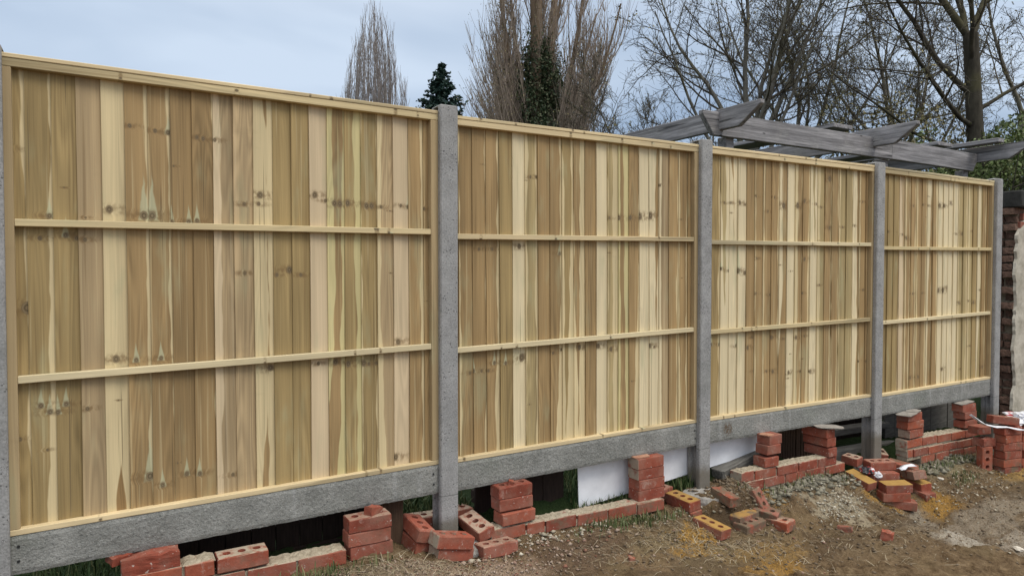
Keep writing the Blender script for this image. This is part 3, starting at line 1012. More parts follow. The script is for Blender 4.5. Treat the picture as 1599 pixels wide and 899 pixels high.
wall('low_brick_wall', 'stub of old brick wall under the near panel, with crumbly mortar on top',
     [(-.078, -.077, [(2.27, 2.488), (2.500, 2.614)]), (-.153, -.153, [(2.30, 2.515), (2.525, 2.737), (2.748, 2.955), (2.966, 3.185)]), (-.228, -.228, [(2.41, 2.62), (2.63, 2.84), (2.85, 3.06)])],
     -.05, [(2.49, 2.62, -.078, -.078), (2.84, 3.187, -.153, -.153)])
wall('low_brick_wall', 'stub of old brick wall one course high in front of the grass and white sheet',
     [(-.222, -.262, [(3.975, 4.187), (4.198, 4.312), (4.322, 4.527), (4.539, 4.752), (4.762, 4.975), (4.985, 5.198)])],
     -.03, [(3.98, 4.98, -.222, -.258)])
wall('low_brick_wall', 'stub of old brick wall two courses high carrying two piers under the pergola panel',
     [(-.196, -.219, [(5.872, 5.995), (6.007, 6.222), (6.234, 6.453), (6.464, 6.672), (6.683, 6.898)]), (-.262, -.286, [(5.888, 6.088), (6.099, 6.315), (6.326, 6.540), (6.550, 6.760), (6.770, 6.993)])],
     -.05, [(5.88, 6.13, -.196, -.202), (6.22, 6.78, -.203, -.217)])
wall('low_brick_wall', 'stub of old brick wall three courses high under the farthest panel',
     [(-.222, -.252, [(7.815, 8.042), (8.053, 8.271), (8.282, 8.496), (8.506, 8.718), (8.728, 8.947)]), (-.303, -.335, [(7.834, 7.908), (7.918, 8.132), (8.142, 8.365), (8.375, 8.593), (8.603, 8.819), (8.829, 8.950)]),
      (-.376, -.410, [(8.03, 8.24), (8.25, 8.465), (8.48, 8.697), (8.707, 8.92)])],
     -.05, [(8.06, 8.70, -.226, -.246)])

# piers of bricks stacked dry under the gravel boards
pg = 'bricks packed dry under the gravel boards'
loose('dark red brick with a broken upper edge wedged under the near gravel board', 2.375, 0.0, -.042, 2, -1.5, 0, broken_brick(3, .212, .1, .072), pg, mud=.05)
loose('small chip of red brick on the broken brick close under the near gravel board', 2.262, .03, -.018, 20, 0, 8, broken_brick(5, .075, .07, .035, .01), 'broken brick pieces', mud=.1)
loose('mortar-topped red brick standing proud on the near wall stub', 2.731, .0, -.111, 0, 0, 0, HB[1], pg, dust=.95)
for k, (lb, zz, dx_) in enumerate((('topmost brick of the three-brick pier beside the near post, a round chunk on it', -.054, 0), ('middle brick of the three-brick pier beside the near post', -.1195, -.003), ('bottom brick of the three-brick pier beside the near post', -.185, .006))):
    loose(lb, 3.305 + dx_, .002 + .002 * k, zz, -.8 + k * .5, 0, 0, HB[k + 1], pg, dust=.5 if k == 0 else 0)
loose('rounded red brick chunk lying on the pier beside the near post', 3.335, .0, -.008, 25, 10, 0, broken_brick(8, .075, .05, .045, .008), 'broken brick pieces')
for k, (lb, xx, yy, zz, a) in enumerate((('topmost bright red brick of the three-brick pier by the dark opening, its round holes showing', 4.130, .030, -.041, 0.3), ('middle brick of the three-brick pier by the dark opening', 4.133, .028, -.107, 0), ('bottom brick of the three-brick pier by the dark opening', 4.142, .016, -.181, 2))):
    loose(lb, xx, yy, zz, a, 0, 0, HB[k], pg)
loose('orange clay fragment lying on the pier by the dark opening', 4.118, .015, 0.0, 60, 0, 10, broken_brick(11, .05, .026, .03, .006), 'broken brick pieces')
for k, (lb, zz, a, dx_) in enumerate((('topmost brick of the four-brick pier in front of the white sheet', -.043, .5, 0), ('second brick from the top of the four-brick pier in front of the white sheet', -.109, -.4, .003), ('third brick from the top of the four-brick pier before the white sheet', -.1752, .2, .008), ('lowest brick of the four-brick pier before the white sheet, smeared with pale mortar', -.2412 + .0005, 0, .007))):
    loose(lb, 5.118 + dx_, .052, zz + .012, a, 0, 0, PB[k], pg, pale_end=.8 if k < 2 else 0, mud=.02)
BAT = [plain_brick(70 + k, .136, .105) for k in range(3)]
for k, (lb, xx, zz, a) in enumerate((('topmost bat of the pier right beside the white sheet end', 6.202, -.012, 1), ('middle bat of the pier right beside the white sheet end', 6.189, -.078, -1), ('bottom bat of the pier right beside the white sheet end', 6.168, -.146 - .016, -3))):
    loose(lb, xx, -.004, zz, a, 0, 0, BAT[k], pg, mud=.03)
for k, (lb, xx, zz, a) in enumerate((('topmost brick, end on, of the pier capped with thin splintered slates', 6.805, -.042, 1), ('middle brick, end on, of the pier capped with thin splintered slates', 6.822, -.108, -1), ('bottom brick, end on, of the pier capped with thin splintered slates', 6.834, -.174 - .01, 0))):
    loose(lb, xx, .045, zz, -90 + a, 0, 0, PB[k], pg, mud=.03)
for k, (lb, xx, zz, a) in enumerate((('topmost brick of the pier on the left end of the far wall stub', 7.92, -.040, 1.5), ('second brick of the pier on the left end of the far wall stub', 7.935, -.1065, -4), ('third brick of the pier, white-spotted, on the left end of the far wall stub', 7.945, -.178, 2))):
    loose(lb, xx, -.008, zz, a, 0, 0, PB[k + 1], pg, pale_end=.7 if k == 2 else 0)
for k, (lb, xx, zz, a) in enumerate((('topmost brick of the pier at the right end of the far wall stub', 8.776, -.052, -1), ('middle brick, of the pier at the right end of the far wall stub', 8.796, -.1175, 1), ('bottom brick of the pier at the right end of the far wall stub', 8.808, -.183 - .012, 0))):
    loose(lb, xx, -.008, zz, a, 0, 0, PB[(k + 3) % 6], pg, mud=.03)

# group round the near brick-ringed post
lg = 'loose holed bricks round the fence posts'
loose('red brick with pale end lying uppermost in front of the near post, three holes showing', 3.719, -.072, -.206, 3.2, 13.5, .3, HB[0], lg, pale_end=1., mud=.03)
loose('red brick under the pale-ended brick in front of the near post', 3.722, -.060, -.2735, 5, 11, -2, HB[1], lg, pale_end=.8, mud=.1)
loose('tilted red brick pointing out beside the near post, upper of two', 3.600, .077, -.172, -88, 7.3, -15, HB[2], lg)
loose('tilted red brick pointing out beside the near post, lower of two', 3.585, .095, -.238, -84, 5, -9, HB[3], lg, mud=.15)
loose('pale dusty holed brick lying behind the foot of the near post', 3.690, .215, -.190, -4, 1, 0, HB[4], lg, dust=.9)
loose('leaning dusty brick with three large holes just right of the near post', 3.935, .072, -.222, -84.5, 8, 14, HB[5], lg, dust=.75)
loose('dusty brick behind the leaning brick right of the near post', 3.873, .235, -.197, 8, 3, -1, HB[0], lg, dust=.7)
loose('bright red holed brick on the soil right of the near post, lying lowest', 3.968, -.088, -.292, 3, 2, -5, HB[2], lg, dust=.5)

# group left of the middle post
loose('holed brick with orange sand on top lying left of the concrete footing', 5.372, -.012, -.307, -88.5, 1.6, 3.4, HB[1], lg, sand=.95)
loose('dark brick under the sandy holed brick left of the concrete footing', 5.378, -.020, -.3725, -87, 1.4, 4, PB[2], lg, mud=.25)
loose('long sandy brick half sunk in soil pointing out from the concrete footing', 5.374, -.251, -.400, -83.7, 6.4, -2.5, HB[3], lg, sand=.95)
loose('dusty brick end with slots behind the sandy holed brick near the white sheet', 5.335, .20, -.285, -80, 0, 3, HB[4], lg, dust=.3)
loose('mud-caked brick with one bare red end on top of the soil heap', 5.585, -.165, -.272, -92, 9, -4, broken_brick(21, .17, .085, .06, .006), lg, mud=.5)
loose('pinkish brick leaning upright with its three holes outward in the soil heap', 5.875, -.20, zg(5.875, -.22, .005), -72, 58, 4, HB[5], lg, dust=.8, mud=.34)
loose('dirty red holed brick below the upright brick in the soil heap', 5.85, -.235, zg(5.85, -.26, .02), -68, 6, 6, HB[0], lg, mud=.42)
loose('mud-covered brick lying flat at the front of the soil heap', 5.655, -.300, zg(5.66, -.33, .022), 8, 0, 4, HB[1], lg, mud=.42)
loose('sandy yellowish brick face standing in the hollow of the soil heap', 5.665, -.238, zg(5.66, -.29, .035), 8, 0, 0, PB[1], lg, mud=.3, sand=.9)
loose('pink-ended holed brick at the front right of the soil heap', 5.87, -.325, zg(5.86, -.36, .026), -83.6, -3, 4.8, HB[2], lg, dust=.6, mud=.34)

# group round the fourth post
loose('half brick with one round hole lying behind the sandy bricks at the fourth post', 7.284, .080, -.335, -81, 4, 3, HB_HALF, lg, dust=.8)
loose('three-holed brick lying right against the foot of the fourth post', 7.420, -.062, -.357, -26, -.7, 1.8, HB[3], lg, dust=.35)
loose('dark red brick tucked under the three-holed brick at the fourth post', 7.372, -.118, -.424, -24, 1, 0, PB[0], lg)
loose('brick thickly topped with orange sand sloping down to the left of the fourth post group', 7.170, -.062, -.439, -94.7, 11.9, 4.8, PB[3], lg, sand=1.)
loose('flat brick coated with orange sand in front of the fourth post, uppermost of three', 7.316, -.250, -.463, -25.9, -1.1, 4, PB[4], lg, sand=1.)
loose('brick right under the sand-coated flat brick in front of the fourth post', 7.300, -.246, -.529, -29, -1, 2, PB[5], lg)
loose('lowest brick half buried in sand in front of the fourth post', 7.345, -.270, -.588, -48, 4, 0, PB[1], lg, mud=.2)
loose('holed brick with a white plastic scrap on it at the fourth post', 7.674, -.182, -.441, -124.7, -12, 8, HB[4], lg, dust=.3, pale_end=.6)
loose('sand-topped brick under the holed brick right of the fourth post group', 7.694, -.192, -.512, -108, 2, 5, PB[2], lg, sand=1.)
loose('dusty brick standing lowest at the right edge of the fourth post group', 7.655, -.245, -.575, -104, 0, 3, PB[0], lg, mud=.2)
loose('broken holed brick lying between the fourth post and the far wall stub', 7.66, .10, -.345, -30, 8, 20, HB_HALF, lg, dust=.8, mud=.2)
loose('narrow mud-streaked brick leaning on the left end of the far wall stub', 7.76, -.055, -.43, -58, 10, 10, PB[5], lg, mud=.36)

# stack beside the far post
sg = 'bricks of the loose stack beside the far post'
loose('brick standing on end with three dark holes at the front of the far stack', 8.60, -.262, -.428, 68, -90, 0, HB[5], sg)
loose('chipped brick lying directly on the upright brick of the far stack', 8.625, -.245, -.287, -12, 0, 0, broken_brick(33, .136, .1, .065, .01), sg)
loose('dark red brick below the white plastic strip on the far stack', 8.62, -.21, -.192, -14, 0, 0, BAT[1], sg)
loose('long three-holed brick laid slanting on top of the far stack', 8.78, -.315, -.110, -36, 5, -4, HB[0], sg, dust=.3)
for k, zz in enumerate((-.19, -.258, -.326, -.394, -.462, -.530)):
    loose(('first', 'second', 'third', 'fourth', 'fifth', 'sixth')[k] + ' brick down of the main column in the far stack', 8.80 + .01 * (k % 2), -.345, zz, (-12, -8, -14, -10, -13, -9)[k], 0, 0, PB[k], sg, mud=.12 + .03 * k)
for k, zz in enumerate((-.21, -.278, -.346, -.414, -.482, -.548)):
    loose(('top', 'second', 'third', 'fourth', 'fifth', 'bottom')[k] + ' brick of the rear column by the picture edge in the far stack', 9.08 + .012 * (k % 2), -.36, zz, (-9, -14, -11, -8, -12, -10)[k], 0, 0, PB[5 - k], sg, mud=.12)

# brick fragments on the soil
fr = 'broken brick pieces'
for lb, x, y, s in (('red brick fragment lying on the bare soil near the bottom edge', 4.62, -.40, .055), ('reddish broken brick lump alone on the bare soil in front of the sandy group', 6.42, -.72, .11),
                    ('thin red brick chip on the soil below the pale crumbs', 6.32, -.50, .085)):
    o = loose(lb, x, y, float(gz(x, y)) + s * .14, rng.uniform(0, 180), 8, 10, broken_brick(int(s * 1000), s, s * .62, s * .5, s * .12), fr, mud=.16)
for lb, x, y, s, mm in (('white flat stone chip lying alone on the grey soil at the far right', 7.42, -1.02, .075, 0), ('small white stone on the brown soil below the pier', 5.98, -.58, .03, 1), ('white stone at the foot of the far wall stub', 8.0, -.22, .05, 0)):
    bm = bmesh.new()
    bmesh.ops.create_icosphere(bm, subdivisions=2, radius=.5)
    for v in bm.verts:
        k = 1 + .35 * mnoise.noise(v.co * 3 + Vector((x, y, 0)))
        v.co = Vector((v.co.x * s * k, v.co.y * s * .7 * k, v.co.z * s * .35 * k))
    o = link('stone', from_bm('stone', bm, simple('pale_stone', (.52, .47, .39), (.68, .63, .55), 20.)), None, None, (x, y, float(gz(x, y)) + s * .12), (0, 0, x))
    tag(o, lb, 'stone', 'pale stones on the soil')

# slates and tile slips between the piers and the gravel boards
def slip(label, x, y, z, lx, ly, a, p, m, th=.006):
    bm = bmesh.new()
    q = random.Random(int(x * 100))
    n = 9
    top = [bm.verts.new((lx / 2 * math.copysign(abs(math.cos(t)) ** .4, math.cos(t)) * q.uniform(.85, 1.05), ly / 2 * math.copysign(abs(math.sin(t)) ** .4, math.sin(t)) * q.uniform(.85, 1.05), th / 2)) for t in np.linspace(0, 2 * math.pi, n, endpoint=False)]
    bot = [bm.verts.new(v.co - Vector((0, 0, th))) for v in top]
    bm.faces.new(top); bm.faces.new(bot[::-1])
    for k in range(n):
        bm.faces.new((top[k], bot[k], bot[(k + 1) % n], top[(k + 1) % n]))
    bmesh.ops.recalc_face_normals(bm, faces=bm.faces[:])
    o = link('slate_shim', from_bm('slate_shim', bm, m), None, None, (x, y, z), (0, R(p), R(a)))
    tag(o, label, 'slate', 'slate and tile slips wedged on the piers')


slip('thin slate slip on the pier near the fourth post, upper piece', 6.82, -.03, .004, .24, .13, -25, 3, SLATE)
slip('splintered slate slip below another on the pier near the fourth post', 6.86, -.02, -.004, .22, .11, 10, 5, SLATE)
slip('pale slate slip jutting left from the pier on the far wall stub', 7.83, -.04, -.006, .19, .12, 5, -4, SLATE)
slip('pinkish tile slip on the pier on the far wall stub', 7.95, -.02, .002, .17, .10, 15, 0, SLATE)
slip('grey slate slip on the pier at the right end of the far wall stub', 8.78, .0, -.010, .26, .12, 4, -2, SLATE)
slip('tile slip capping the four-brick pier in front of the white sheet', 5.07, .05, .007, .13, .08, 0, 0, TILE)
slip('tile chip on the pier right beside the white sheet end', 6.16, -.01, .021, .10, .09, 20, 2, TILE)

# concrete footings
def footing(label, cx, cy, zt, rx, ry, seed):
    q = random.Random(seed)
    bm = bmesh.new()
    n = 22
    rings = []
    for (k, dz) in ((1.0, -.22), (1.02, -.03), (.94, -.004), (.6, .004), (.3, .008)):
        rg = []
        for a in range(n):
            t = 2 * math.pi * a / n
            kk = k * (1 + .16 * mnoise.noise(Vector((math.cos(t) * 1.6, math.sin(t) * 1.6, seed))))
            rg.append(bm.verts.new((cx + rx * kk * math.cos(t), cy + ry * kk * math.sin(t), zt + dz + q.uniform(-.006, .006))))
        rings.append(rg)
    for a, b2 in zip(rings, rings[1:]):
        for k in range(n):
            bm.faces.new((a[k], a[(k + 1) % n], b2[(k + 1) % n], b2[k]))
    bm.faces.new(rings[-1])
    o = link('concrete_footing', from_bm('concrete_footing', bm, FOOT))
    tag(o, label, 'footing', 'concrete footings at the posts')


footing('grey concrete footing spread round the post in front of the white sheet', 5.575, -.015, -.284, .155, .145, 3)
footing('grey crumbly concrete footing at the post ringed with sandy bricks', 7.52, .06, -.400, .18, .10, 5)
footing('grey concrete footing at the near brick-ringed post', 3.80, .02, -.272, .16, .12, 8)

# ------------------------------------------------------------------ things behind the fence line
V, F = [], []
pts = [(4.662, .150, .12), (4.676, .150, -.283), (6.30, .150, -.152), (6.30, .150, .26)]
me = meshd('white_sheet', [p for p in pts] + [(a, b2 + .006, c) for a, b2, c in pts], [(0, 1, 2, 3), (7, 6, 5, 4), (0, 4, 5, 1), (1, 5, 6, 2), (2, 6, 7, 3), (3, 7, 4, 0)], SHEETM)
o = link('plastic_sheet', me)
tag(o, 'long white plastic sheet leaning behind the fence under the gravel boards', 'sheet')


def old_fence(label, x0, x1, y, zb, zt, bw, gap, m, lean=0.0, slant_last=0.0, cat='fence'):
    root = empty('old_fence', ((x0 + x1) / 2, y, zb))
    tag(root, label, cat)
    q = random.Random(int(x0 * 10))
    x = x0
    while x < x1 - .02:
        wd = min(bw, x1 - x)
        me = box_mesh('board', 0, wd - gap, 0, .018, 0, zt - zb, m, .002, .001, 1, q)
        last = x + bw >= x1 - .02
        o = link('board', me, None, root, (x - (x0 + x1) / 2, q.uniform(-.004, .004), 0), (lean, slant_last if last else 0, 0))
        x += wd
    for zz in (.25, 1.2):
        link('rail', box_mesh('rail', -(x1 - x0) / 2, (x1 - x0) / 2, .0225, .06, zz, zz + .07, m), None, root)
    return root


old_fence('old dark boarded fence with thin gaps behind the near gravel board', 2.36, 3.50, .26, -.42, 1.4, .1145, .004, DARKWOOD)
link('rail', box_mesh('rail', 0, 1.0, 0, .03, -.02, .05, DARKWOOD), None, bpy.data.objects['old_fence'], (-.40, -.034, .16))
o = link('timber_board', box_mesh('timber_board', 3.42, 3.54, .13, .15, -.40, .9, BROWNWOOD, .003))
tag(o, 'brown stained board standing behind the pier beside the near post', 'board')
old_fence('old near-black boarded fence panel behind the pier by the dark opening', 4.02, 4.63, .24, -.42, 1.3, .152, .002, DARKWOOD)
old_fence('old dark ribbed boarding behind the two piers of the pergola panel', 6.15, 7.32, .34, -.50, 1.2, .032, .007, BROWNWOOD)
old_fence('added dark boarding that blackens the gap behind the fourth post', 7.33, 8.29, .62, -.5, 1.2, .12, .003, DARKWOOD)  # added boarding, only there to keep this gap dark
old_fence('dark grey boarding behind the farthest wall stub', 8.30, 9.62, .42, -.60, 1.2, .15, .003, SLEEPER)
SLP = [('grey weathered timber sleeper lying lowest behind the fourth post', 7.70, .30, -.37, 1.1, .10, .09), ('upper grey weathered timber lying behind the fourth post', 7.85, .42, -.22, 1.0, .10, .055)]
for lb, x, y, z, ln, dp, hh in SLP:
    o = link('timber_sleeper', box_mesh('timber_sleeper', -ln / 2, ln / 2, -dp / 2, dp / 2, -hh / 2, hh / 2, SLEEPER, .008, .003, 2), None, None, (x, y, z), (0, R(3), R(4)))
    tag(o, lb, 'timber', 'old timbers behind the fence')
o = link('timber_sleeper', box_mesh('timber_sleeper', -.22, .22, -.05, .05, -.035, .035, SLEEPER, .008, .004, 2), None, None, (6.03, .14, -.205), (0, R(-8), R(8)))
tag(o, 'short grey timber lying behind the left end of the pergola wall stub', 'timber', 'old timbers behind the fence')

# rubbish: white plastic strip and crumpled bag on the far stack, scraps at the fourth post
def crumple(name, label, cat, loc, size, m, seed, rot=(0, 0, 0)):
    bm = bmesh.new()
    bmesh.ops.create_icosphere(bm, subdivisions=4, radius=.5)
    for v in bm.verts:
        k = 1 + .55 * mnoise.noise(v.co * 3.2 + Vector((seed, 0, 0))) + .35 * abs(mnoise.noise(v.co * 8 + Vector((0, seed, 0))))
        v.co = Vector((v.co.x * size[0] * k, v.co.y * size[1] * k, v.co.z * size[2] * k))
    o = link(name, from_bm(name, bm, m), None, None, loc, rot)
    tag(o, label, cat)


b = NB('red_and_white_plastic', .35, .4)
col = b.mix(b.step(b.noise(b.obj(), 9.0, 2.0, .4), .54, .58), (.72, .73, .76), (.42, .04, .045))
BAGM = b.done(col)
WPL = simple('white_plastic_film', (.66, .67, .70), (.78, .79, .82), 12., rough=.35)
b = NB('printed_wrapper', .35, .4)
col = b.mix(b.step(b.noise(b.obj(), 22.0, 2.0, .4), .52, .55), (.03, .03, .035), (.40, .045, .04))
WRAP = b.done(b.mix(b.step(b.noise(b.obj(), 31.0, 1.0, .4), .60, .63), col, (.7, .7, .7)))
crumple('plastic_bag', 'crumpled white and red plastic bag on top of the far brick stack', 'bag', (9.10, -.33, -.125), (.30, .2, .11), BAGM, 2.0)
crumple('wrapper', 'crumpled black and red wrapper between the bricks at the fourth post', 'wrapper', (7.27, -.055, -.385), (.10, .09, .05), WRAP, 5.0)
crumple('plastic_scrap', 'scrunched white plastic scrap between bricks in front of the fourth post', 'plastic scrap', (7.29, -.13, -.405), (.05, .05, .045), WPL, 7.0)


def ribbon(name, label, pts, wd, m, cat):
    V, F = [], []
    n = len(pts)
    for k, p in enumerate(pts):
        V += [(p[0], p[1] - wd / 2, p[2] - .006 * (k % 2)), (p[0] + .006, p[1], p[2] + .008), (p[0], p[1] + wd / 2, p[2])]
    for k in range(n - 1):
        a = k * 3
        F += [(a, a + 3, a + 4, a + 1), (a + 1, a + 4, a + 5, a + 2)]
    o = link(name, meshd(name, V, F, m, True))
    tag(o, label, cat)
    md = o.modifiers.new('thickness', 'SOLIDIFY'); md.thickness = .0015


ribbon('plastic_strip', 'white plastic strip trailing over the front of the far brick stack', [(8.50, -.20, -.06), (8.53, -.24, -.10), (8.56, -.28, -.135), (8.63, -.32, -.15), (8.70, -.37, -.152), (8.78, -.41, -.168), (8.84, -.44, -.18)], .035, WPL, 'plastic strip')
ribbon('plastic_scrap', 'white plastic scrap lying on the holed brick right of the fourth post', [(7.56, -.13, -.40), (7.60, -.14, -.392), (7.65, -.13, -.385), (7.70, -.15, -.378), (7.74, -.15, -.39)], .05, WPL, 'plastic scrap')

# ------------------------------------------------------------------ garden wall at the right
RENDER = simple('worn_cream_render', (.34, .31, .245), (.50, .46, .38), 7.0, bump=.8, bd=.01, lo=.35, hi=.6)
OLDBR = simple('old_dark_brickwork', (.10, .065, .048), (.27, .165, .12), 18.0, bump=.9, bd=.012)
COPE = simple('dark_coping', (.022, .022, .020), (.05, .05, .046), 15.0)
root = empty('garden_wall', (10.6, .18, -.6))
tag(root, 'broken-ended old brick garden wall with worn cream render and dark coping at the right edge', 'wall')
q = random.Random(5)
zc = -.56
k = 0
while zc < 1.76:
    off = q.uniform(-.05, .05) + (.05 if k % 2 else 0)
    for (y0, y1) in ((.055, .155), (.165, .262)):
        xs_ = 9.80 + off + q.uniform(-.03, .03) - (.02 if y0 < .1 else .05)
        me = broken_brick(60 + k, .22, y1 - y0, .064, .012)
        o = link('brick', me, None, root, (xs_ + .11 - 10.6, (y0 + y1) / 2 - .18, zc + .6), (R(q.uniform(-3, 3)), R(q.uniform(-3, 3)), R(q.uniform(-6, 6))))
        me.materials.clear(); me.materials.append(OLDBR)
    zc += .0765
    k += 1
link('core', box_mesh('core', 9.86 - 10.6, 13.5 - 10.6, .062 - .18, .256 - .18, -.2, 2.36, MORTAR), None, root)
# render coat on the front, ragged at the end
V, F = [], []
nz_ = 60
for a in range(nz_):
    zz = -.6 + 2.25 * a / (nz_ - 1)
    xe = 9.765 + .05 * mnoise.noise(Vector((zz * 4, 0, 0))) + .03 * mnoise.noise(Vector((zz * 13, 5, 0))) + (.16 * sst((zz - 1.45) / .25) if zz > 1.4 else 0)
    for (x, dy_) in ((xe, .05), (xe + .01, .028), (xe + .25, .022), (11.0, .024), (13.5, .024)):
        V.append((x - 10.6, dy_ + .004 * mnoise.noise(Vector((x * 6, zz * 6, 0))) - .18, zz + .6))
for a in range(nz_ - 1):
    for c in range(4):
        i0 = a * 5 + c
        F.append((i0, i0 + 1, i0 + 6, i0 + 5))
link('render_coat', meshd('render_coat', V, F, RENDER), None, root)
for kx in range(4):
    link('coping', box_mesh('coping', 9.74 + kx * .9 - 10.6, 9.74 + kx * .9 + .893 - 10.6, -.02 - .18, .30 - .18, 2.365, 2.525, COPE, .01, .003), None, root)
for kx, (xx, zz) in enumerate(((9.98, 1.68), (10.10, 1.60), (9.94, 1.60))):
    me = plain_brick(90 + kx, .2, .03, .064)
    o = link('brick', me, None, root, (xx - 10.6, .042 - .18, zz + .6))
    o['dust'] = .2

# ------------------------------------------------------------------ pergola
proot = empty('pergola', (8.7, .95, -.4))
tag(proot, 'weathered grey timber pergola with angled beam ends behind the fence', 'pergola')


def profile_beam(name, outline, thick, m, loc, rot, parent=None):
    """outline in local x,z; extruded along y by thick"""
    n = len(outline)
    V = [(x, 0, z) for x, z in outline] + [(x, thick, z) for x, z in outline]
    F = [tuple(range(n)), tuple(range(2 * n - 1, n - 1, -1))]
    for k in range(n):
        k2 = (k + 1) % n
        F.append((k2, k, k + n, k2 + n))
    bm = bmesh.new()
    vs = [bm.verts.new(v) for v in V]
    for f in F: bm.faces.new([vs[k] for k in f])
    bmesh.ops.recalc_face_normals(bm, faces=bm.faces[:])
    bmesh.ops.bevel(bm, geom=bm.edges[:], offset=.004, segments=1, affect='EDGES')
    o = link(name, from_bm(name, bm, m), None, parent, loc, rot)
    return o


def pl(x, y, z): return (x - 8.7, y - .95, z + .4)


# front beam in two lengths, angled ends
profile_beam('beam', [(0, .195), (0, .165), (.13, .0), (2.69, .0), (2.69, .195)], .05, GREYWOOD, pl(6.47, .90, 2.283), (0, R(-.25), 0), proot)
profile_beam('beam', [(0, .20), (0, .0), (1.60, .0), (1.74, .20)], .05, GREYWOOD, pl(9.165, .902, 2.297), (0, R(.15), 0), proot)
# rear beam
profile_beam('beam', [(0, .195), (0, .165), (.13, .0), (4.3, .0), (4.43, .195)], .05, GREYWOOD, pl(6.47, 3.6, 2.29), (0, 0, 0), proot)
# rafters, perpendicular to the fence, notched over the beams with overhanging angled tips
for xx, zz, tip, ht in ((6.66, 2.330, .48, .172), (8.83, 2.392, .47, .180), (10.85, 2.40, .36, .17)):
    profile_beam('rafter', [(0, ht), (0, ht * .82), (.22, 0), (3.6, 0), (3.75, ht * .8), (3.75, ht)], .05, GREYWOOD, pl(xx + .05, tip, zz), (0, 0, math.pi / 2), proot)
for xx, y0 in ((8.30, .97), (10.15, .97)):
    profile_beam('batten', [(0, .04), (0, 0), (2.6, 0), (2.6, .04)], .30, GREYWOOD, pl(xx + .3, y0, 2.545), (0, 0, math.pi / 2), proot)
profile_beam('batten', [(0, .045), (0, 0), (2.6, 0), (2.6, .045)], .13, GREYWOOD, pl(10.83, .62, 2.575), (0, 0, math.pi / 2), proot)
for xx, yy in ((6.80, .952), (9.08, .952), (10.66, .952), (6.80, 3.49), (9.08, 3.49), (10.66, 3.49)):
    link('post', box_mesh('post', xx, xx + .1, yy, yy + .1, -.6, 2.30 if yy < 2 else 2.45, GREYWOOD, .006), None, proot, (-8.7, -.95, .4))

# ------------------------------------------------------------------ trees
def tubes(name, branches, m, parent=None):
    Vs, Fs, base = [], [], 0
    for pts, rad, ns in branches:
        pts = np.asarray(pts); rad = np.asarray(rad)
        n = len(pts)
        t = np.gradient(pts, axis=0)
        t /= np.linalg.norm(t, axis=1, keepdims=True) + 1e-9
        ref = np.array([0.31, 0.95, 0.05])
        a = np.cross(t, ref); a /= np.linalg.norm(a, axis=1, keepdims=True) + 1e-9
        b2 = np.cross(t, a)
        th = np.arange(ns) * 2 * np.pi / ns
        ring = pts[:, None, :] + rad[:, None, None] * (np.cos(th)[None, :, None] * a[:, None, :] + np.sin(th)[None, :, None] * b2[:, None, :])
        Vs.append(ring.reshape(-1, 3))
        i = np.arange(n - 1)[:, None] * ns
        k = np.arange(ns)[None, :]
        k2 = (k + 1) % ns
        Fs.append(np.stack([i + k, i + k2, i + ns + k2, i + ns + k], -1).reshape(-1, 4) + base)
        base += n * ns
    return link(name, npmesh(name, np.concatenate(Vs), np.concatenate(Fs), m, True), None, parent)


def unit(v): return v / (np.linalg.norm(v) + 1e-9)


def path(p, d, L_, n, wander, up, g):
    pts = [np.array(p, float)]
    d = unit(np.array(d, float))
    st = L_ / n
    for k in range(n):
        d = unit(d + g.normal(0, wander, 3) + np.array([0, 0, up]))
        pts.append(pts[-1] + d * st)
    return np.array(pts)


def side_dir(t, ang, g):
    r = g.normal(0, 1, 3)
    a = unit(np.cross(t, r))
    return unit(t * math.cos(ang) + a * math.sin(ang))


def grow(out, p, d, L_, r, lvl, spec, g, tips):
    s = spec[lvl]
    n = s.get('n', 6)
    pts = path(p, d, L_, n, s['w'], s['up'], g)
    end = r * s.get('taper', .35)
    rad = np.linspace(r, end, n + 1)
    out[min(lvl, len(out) - 1)].append((pts, rad, s.get('ns', 4)))
    if lvl + 1 >= len(spec):
        tips.append(pts[-1]); tips.append(pts[n // 2])
        return
    c = spec[lvl + 1]
    k = c['k'] if lvl else c['k']
    for j in range(k):
        f = c.get('f0', .2) + (1 - c.get('f0', .2)) * ((j + g.uniform(.1, .9)) / k)
        i = min(n - 1, int(f * n))
        q = pts[i] + (pts[i + 1] - pts[i]) * (f * n - i)
        t = unit(pts[i + 1] - pts[i])
        ang = g.normal(c['ang'], c['ang'] * .25)
        ln = L_ * c['len'] * g.uniform(.6, 1.2) * (1.15 - .55 * f)
        rr_ = max(c.get('rmin', .003), (r + (end - r) * f) * c['r'])
        grow(out, q, side_dir(t, ang, g), ln, rr_, lvl + 1, spec, g, tips)


def leaf_mesh(name, C, size, g, m, parent=None, flat=0.0):
    n = len(C)
    a = g.normal(0, 1, (n, 3)); a[:, 2] *= (1 - flat)
    a /= np.linalg.norm(a, axis=1, keepdims=True)
    b2 = np.cross(a, g.normal(0, 1, (n, 3))); b2 /= np.linalg.norm(b2, axis=1, keepdims=True)
    s = size * g.uniform(.6, 1.4, (n, 1))
    V = np.stack([C - a * s, C + b2 * s * .5, C + a * s, C - b2 * s * .5], 1).reshape(-1, 3)
    F = np.arange(n * 4).reshape(-1, 4)
    return link(name, npmesh(name, V, F, m), None, parent)


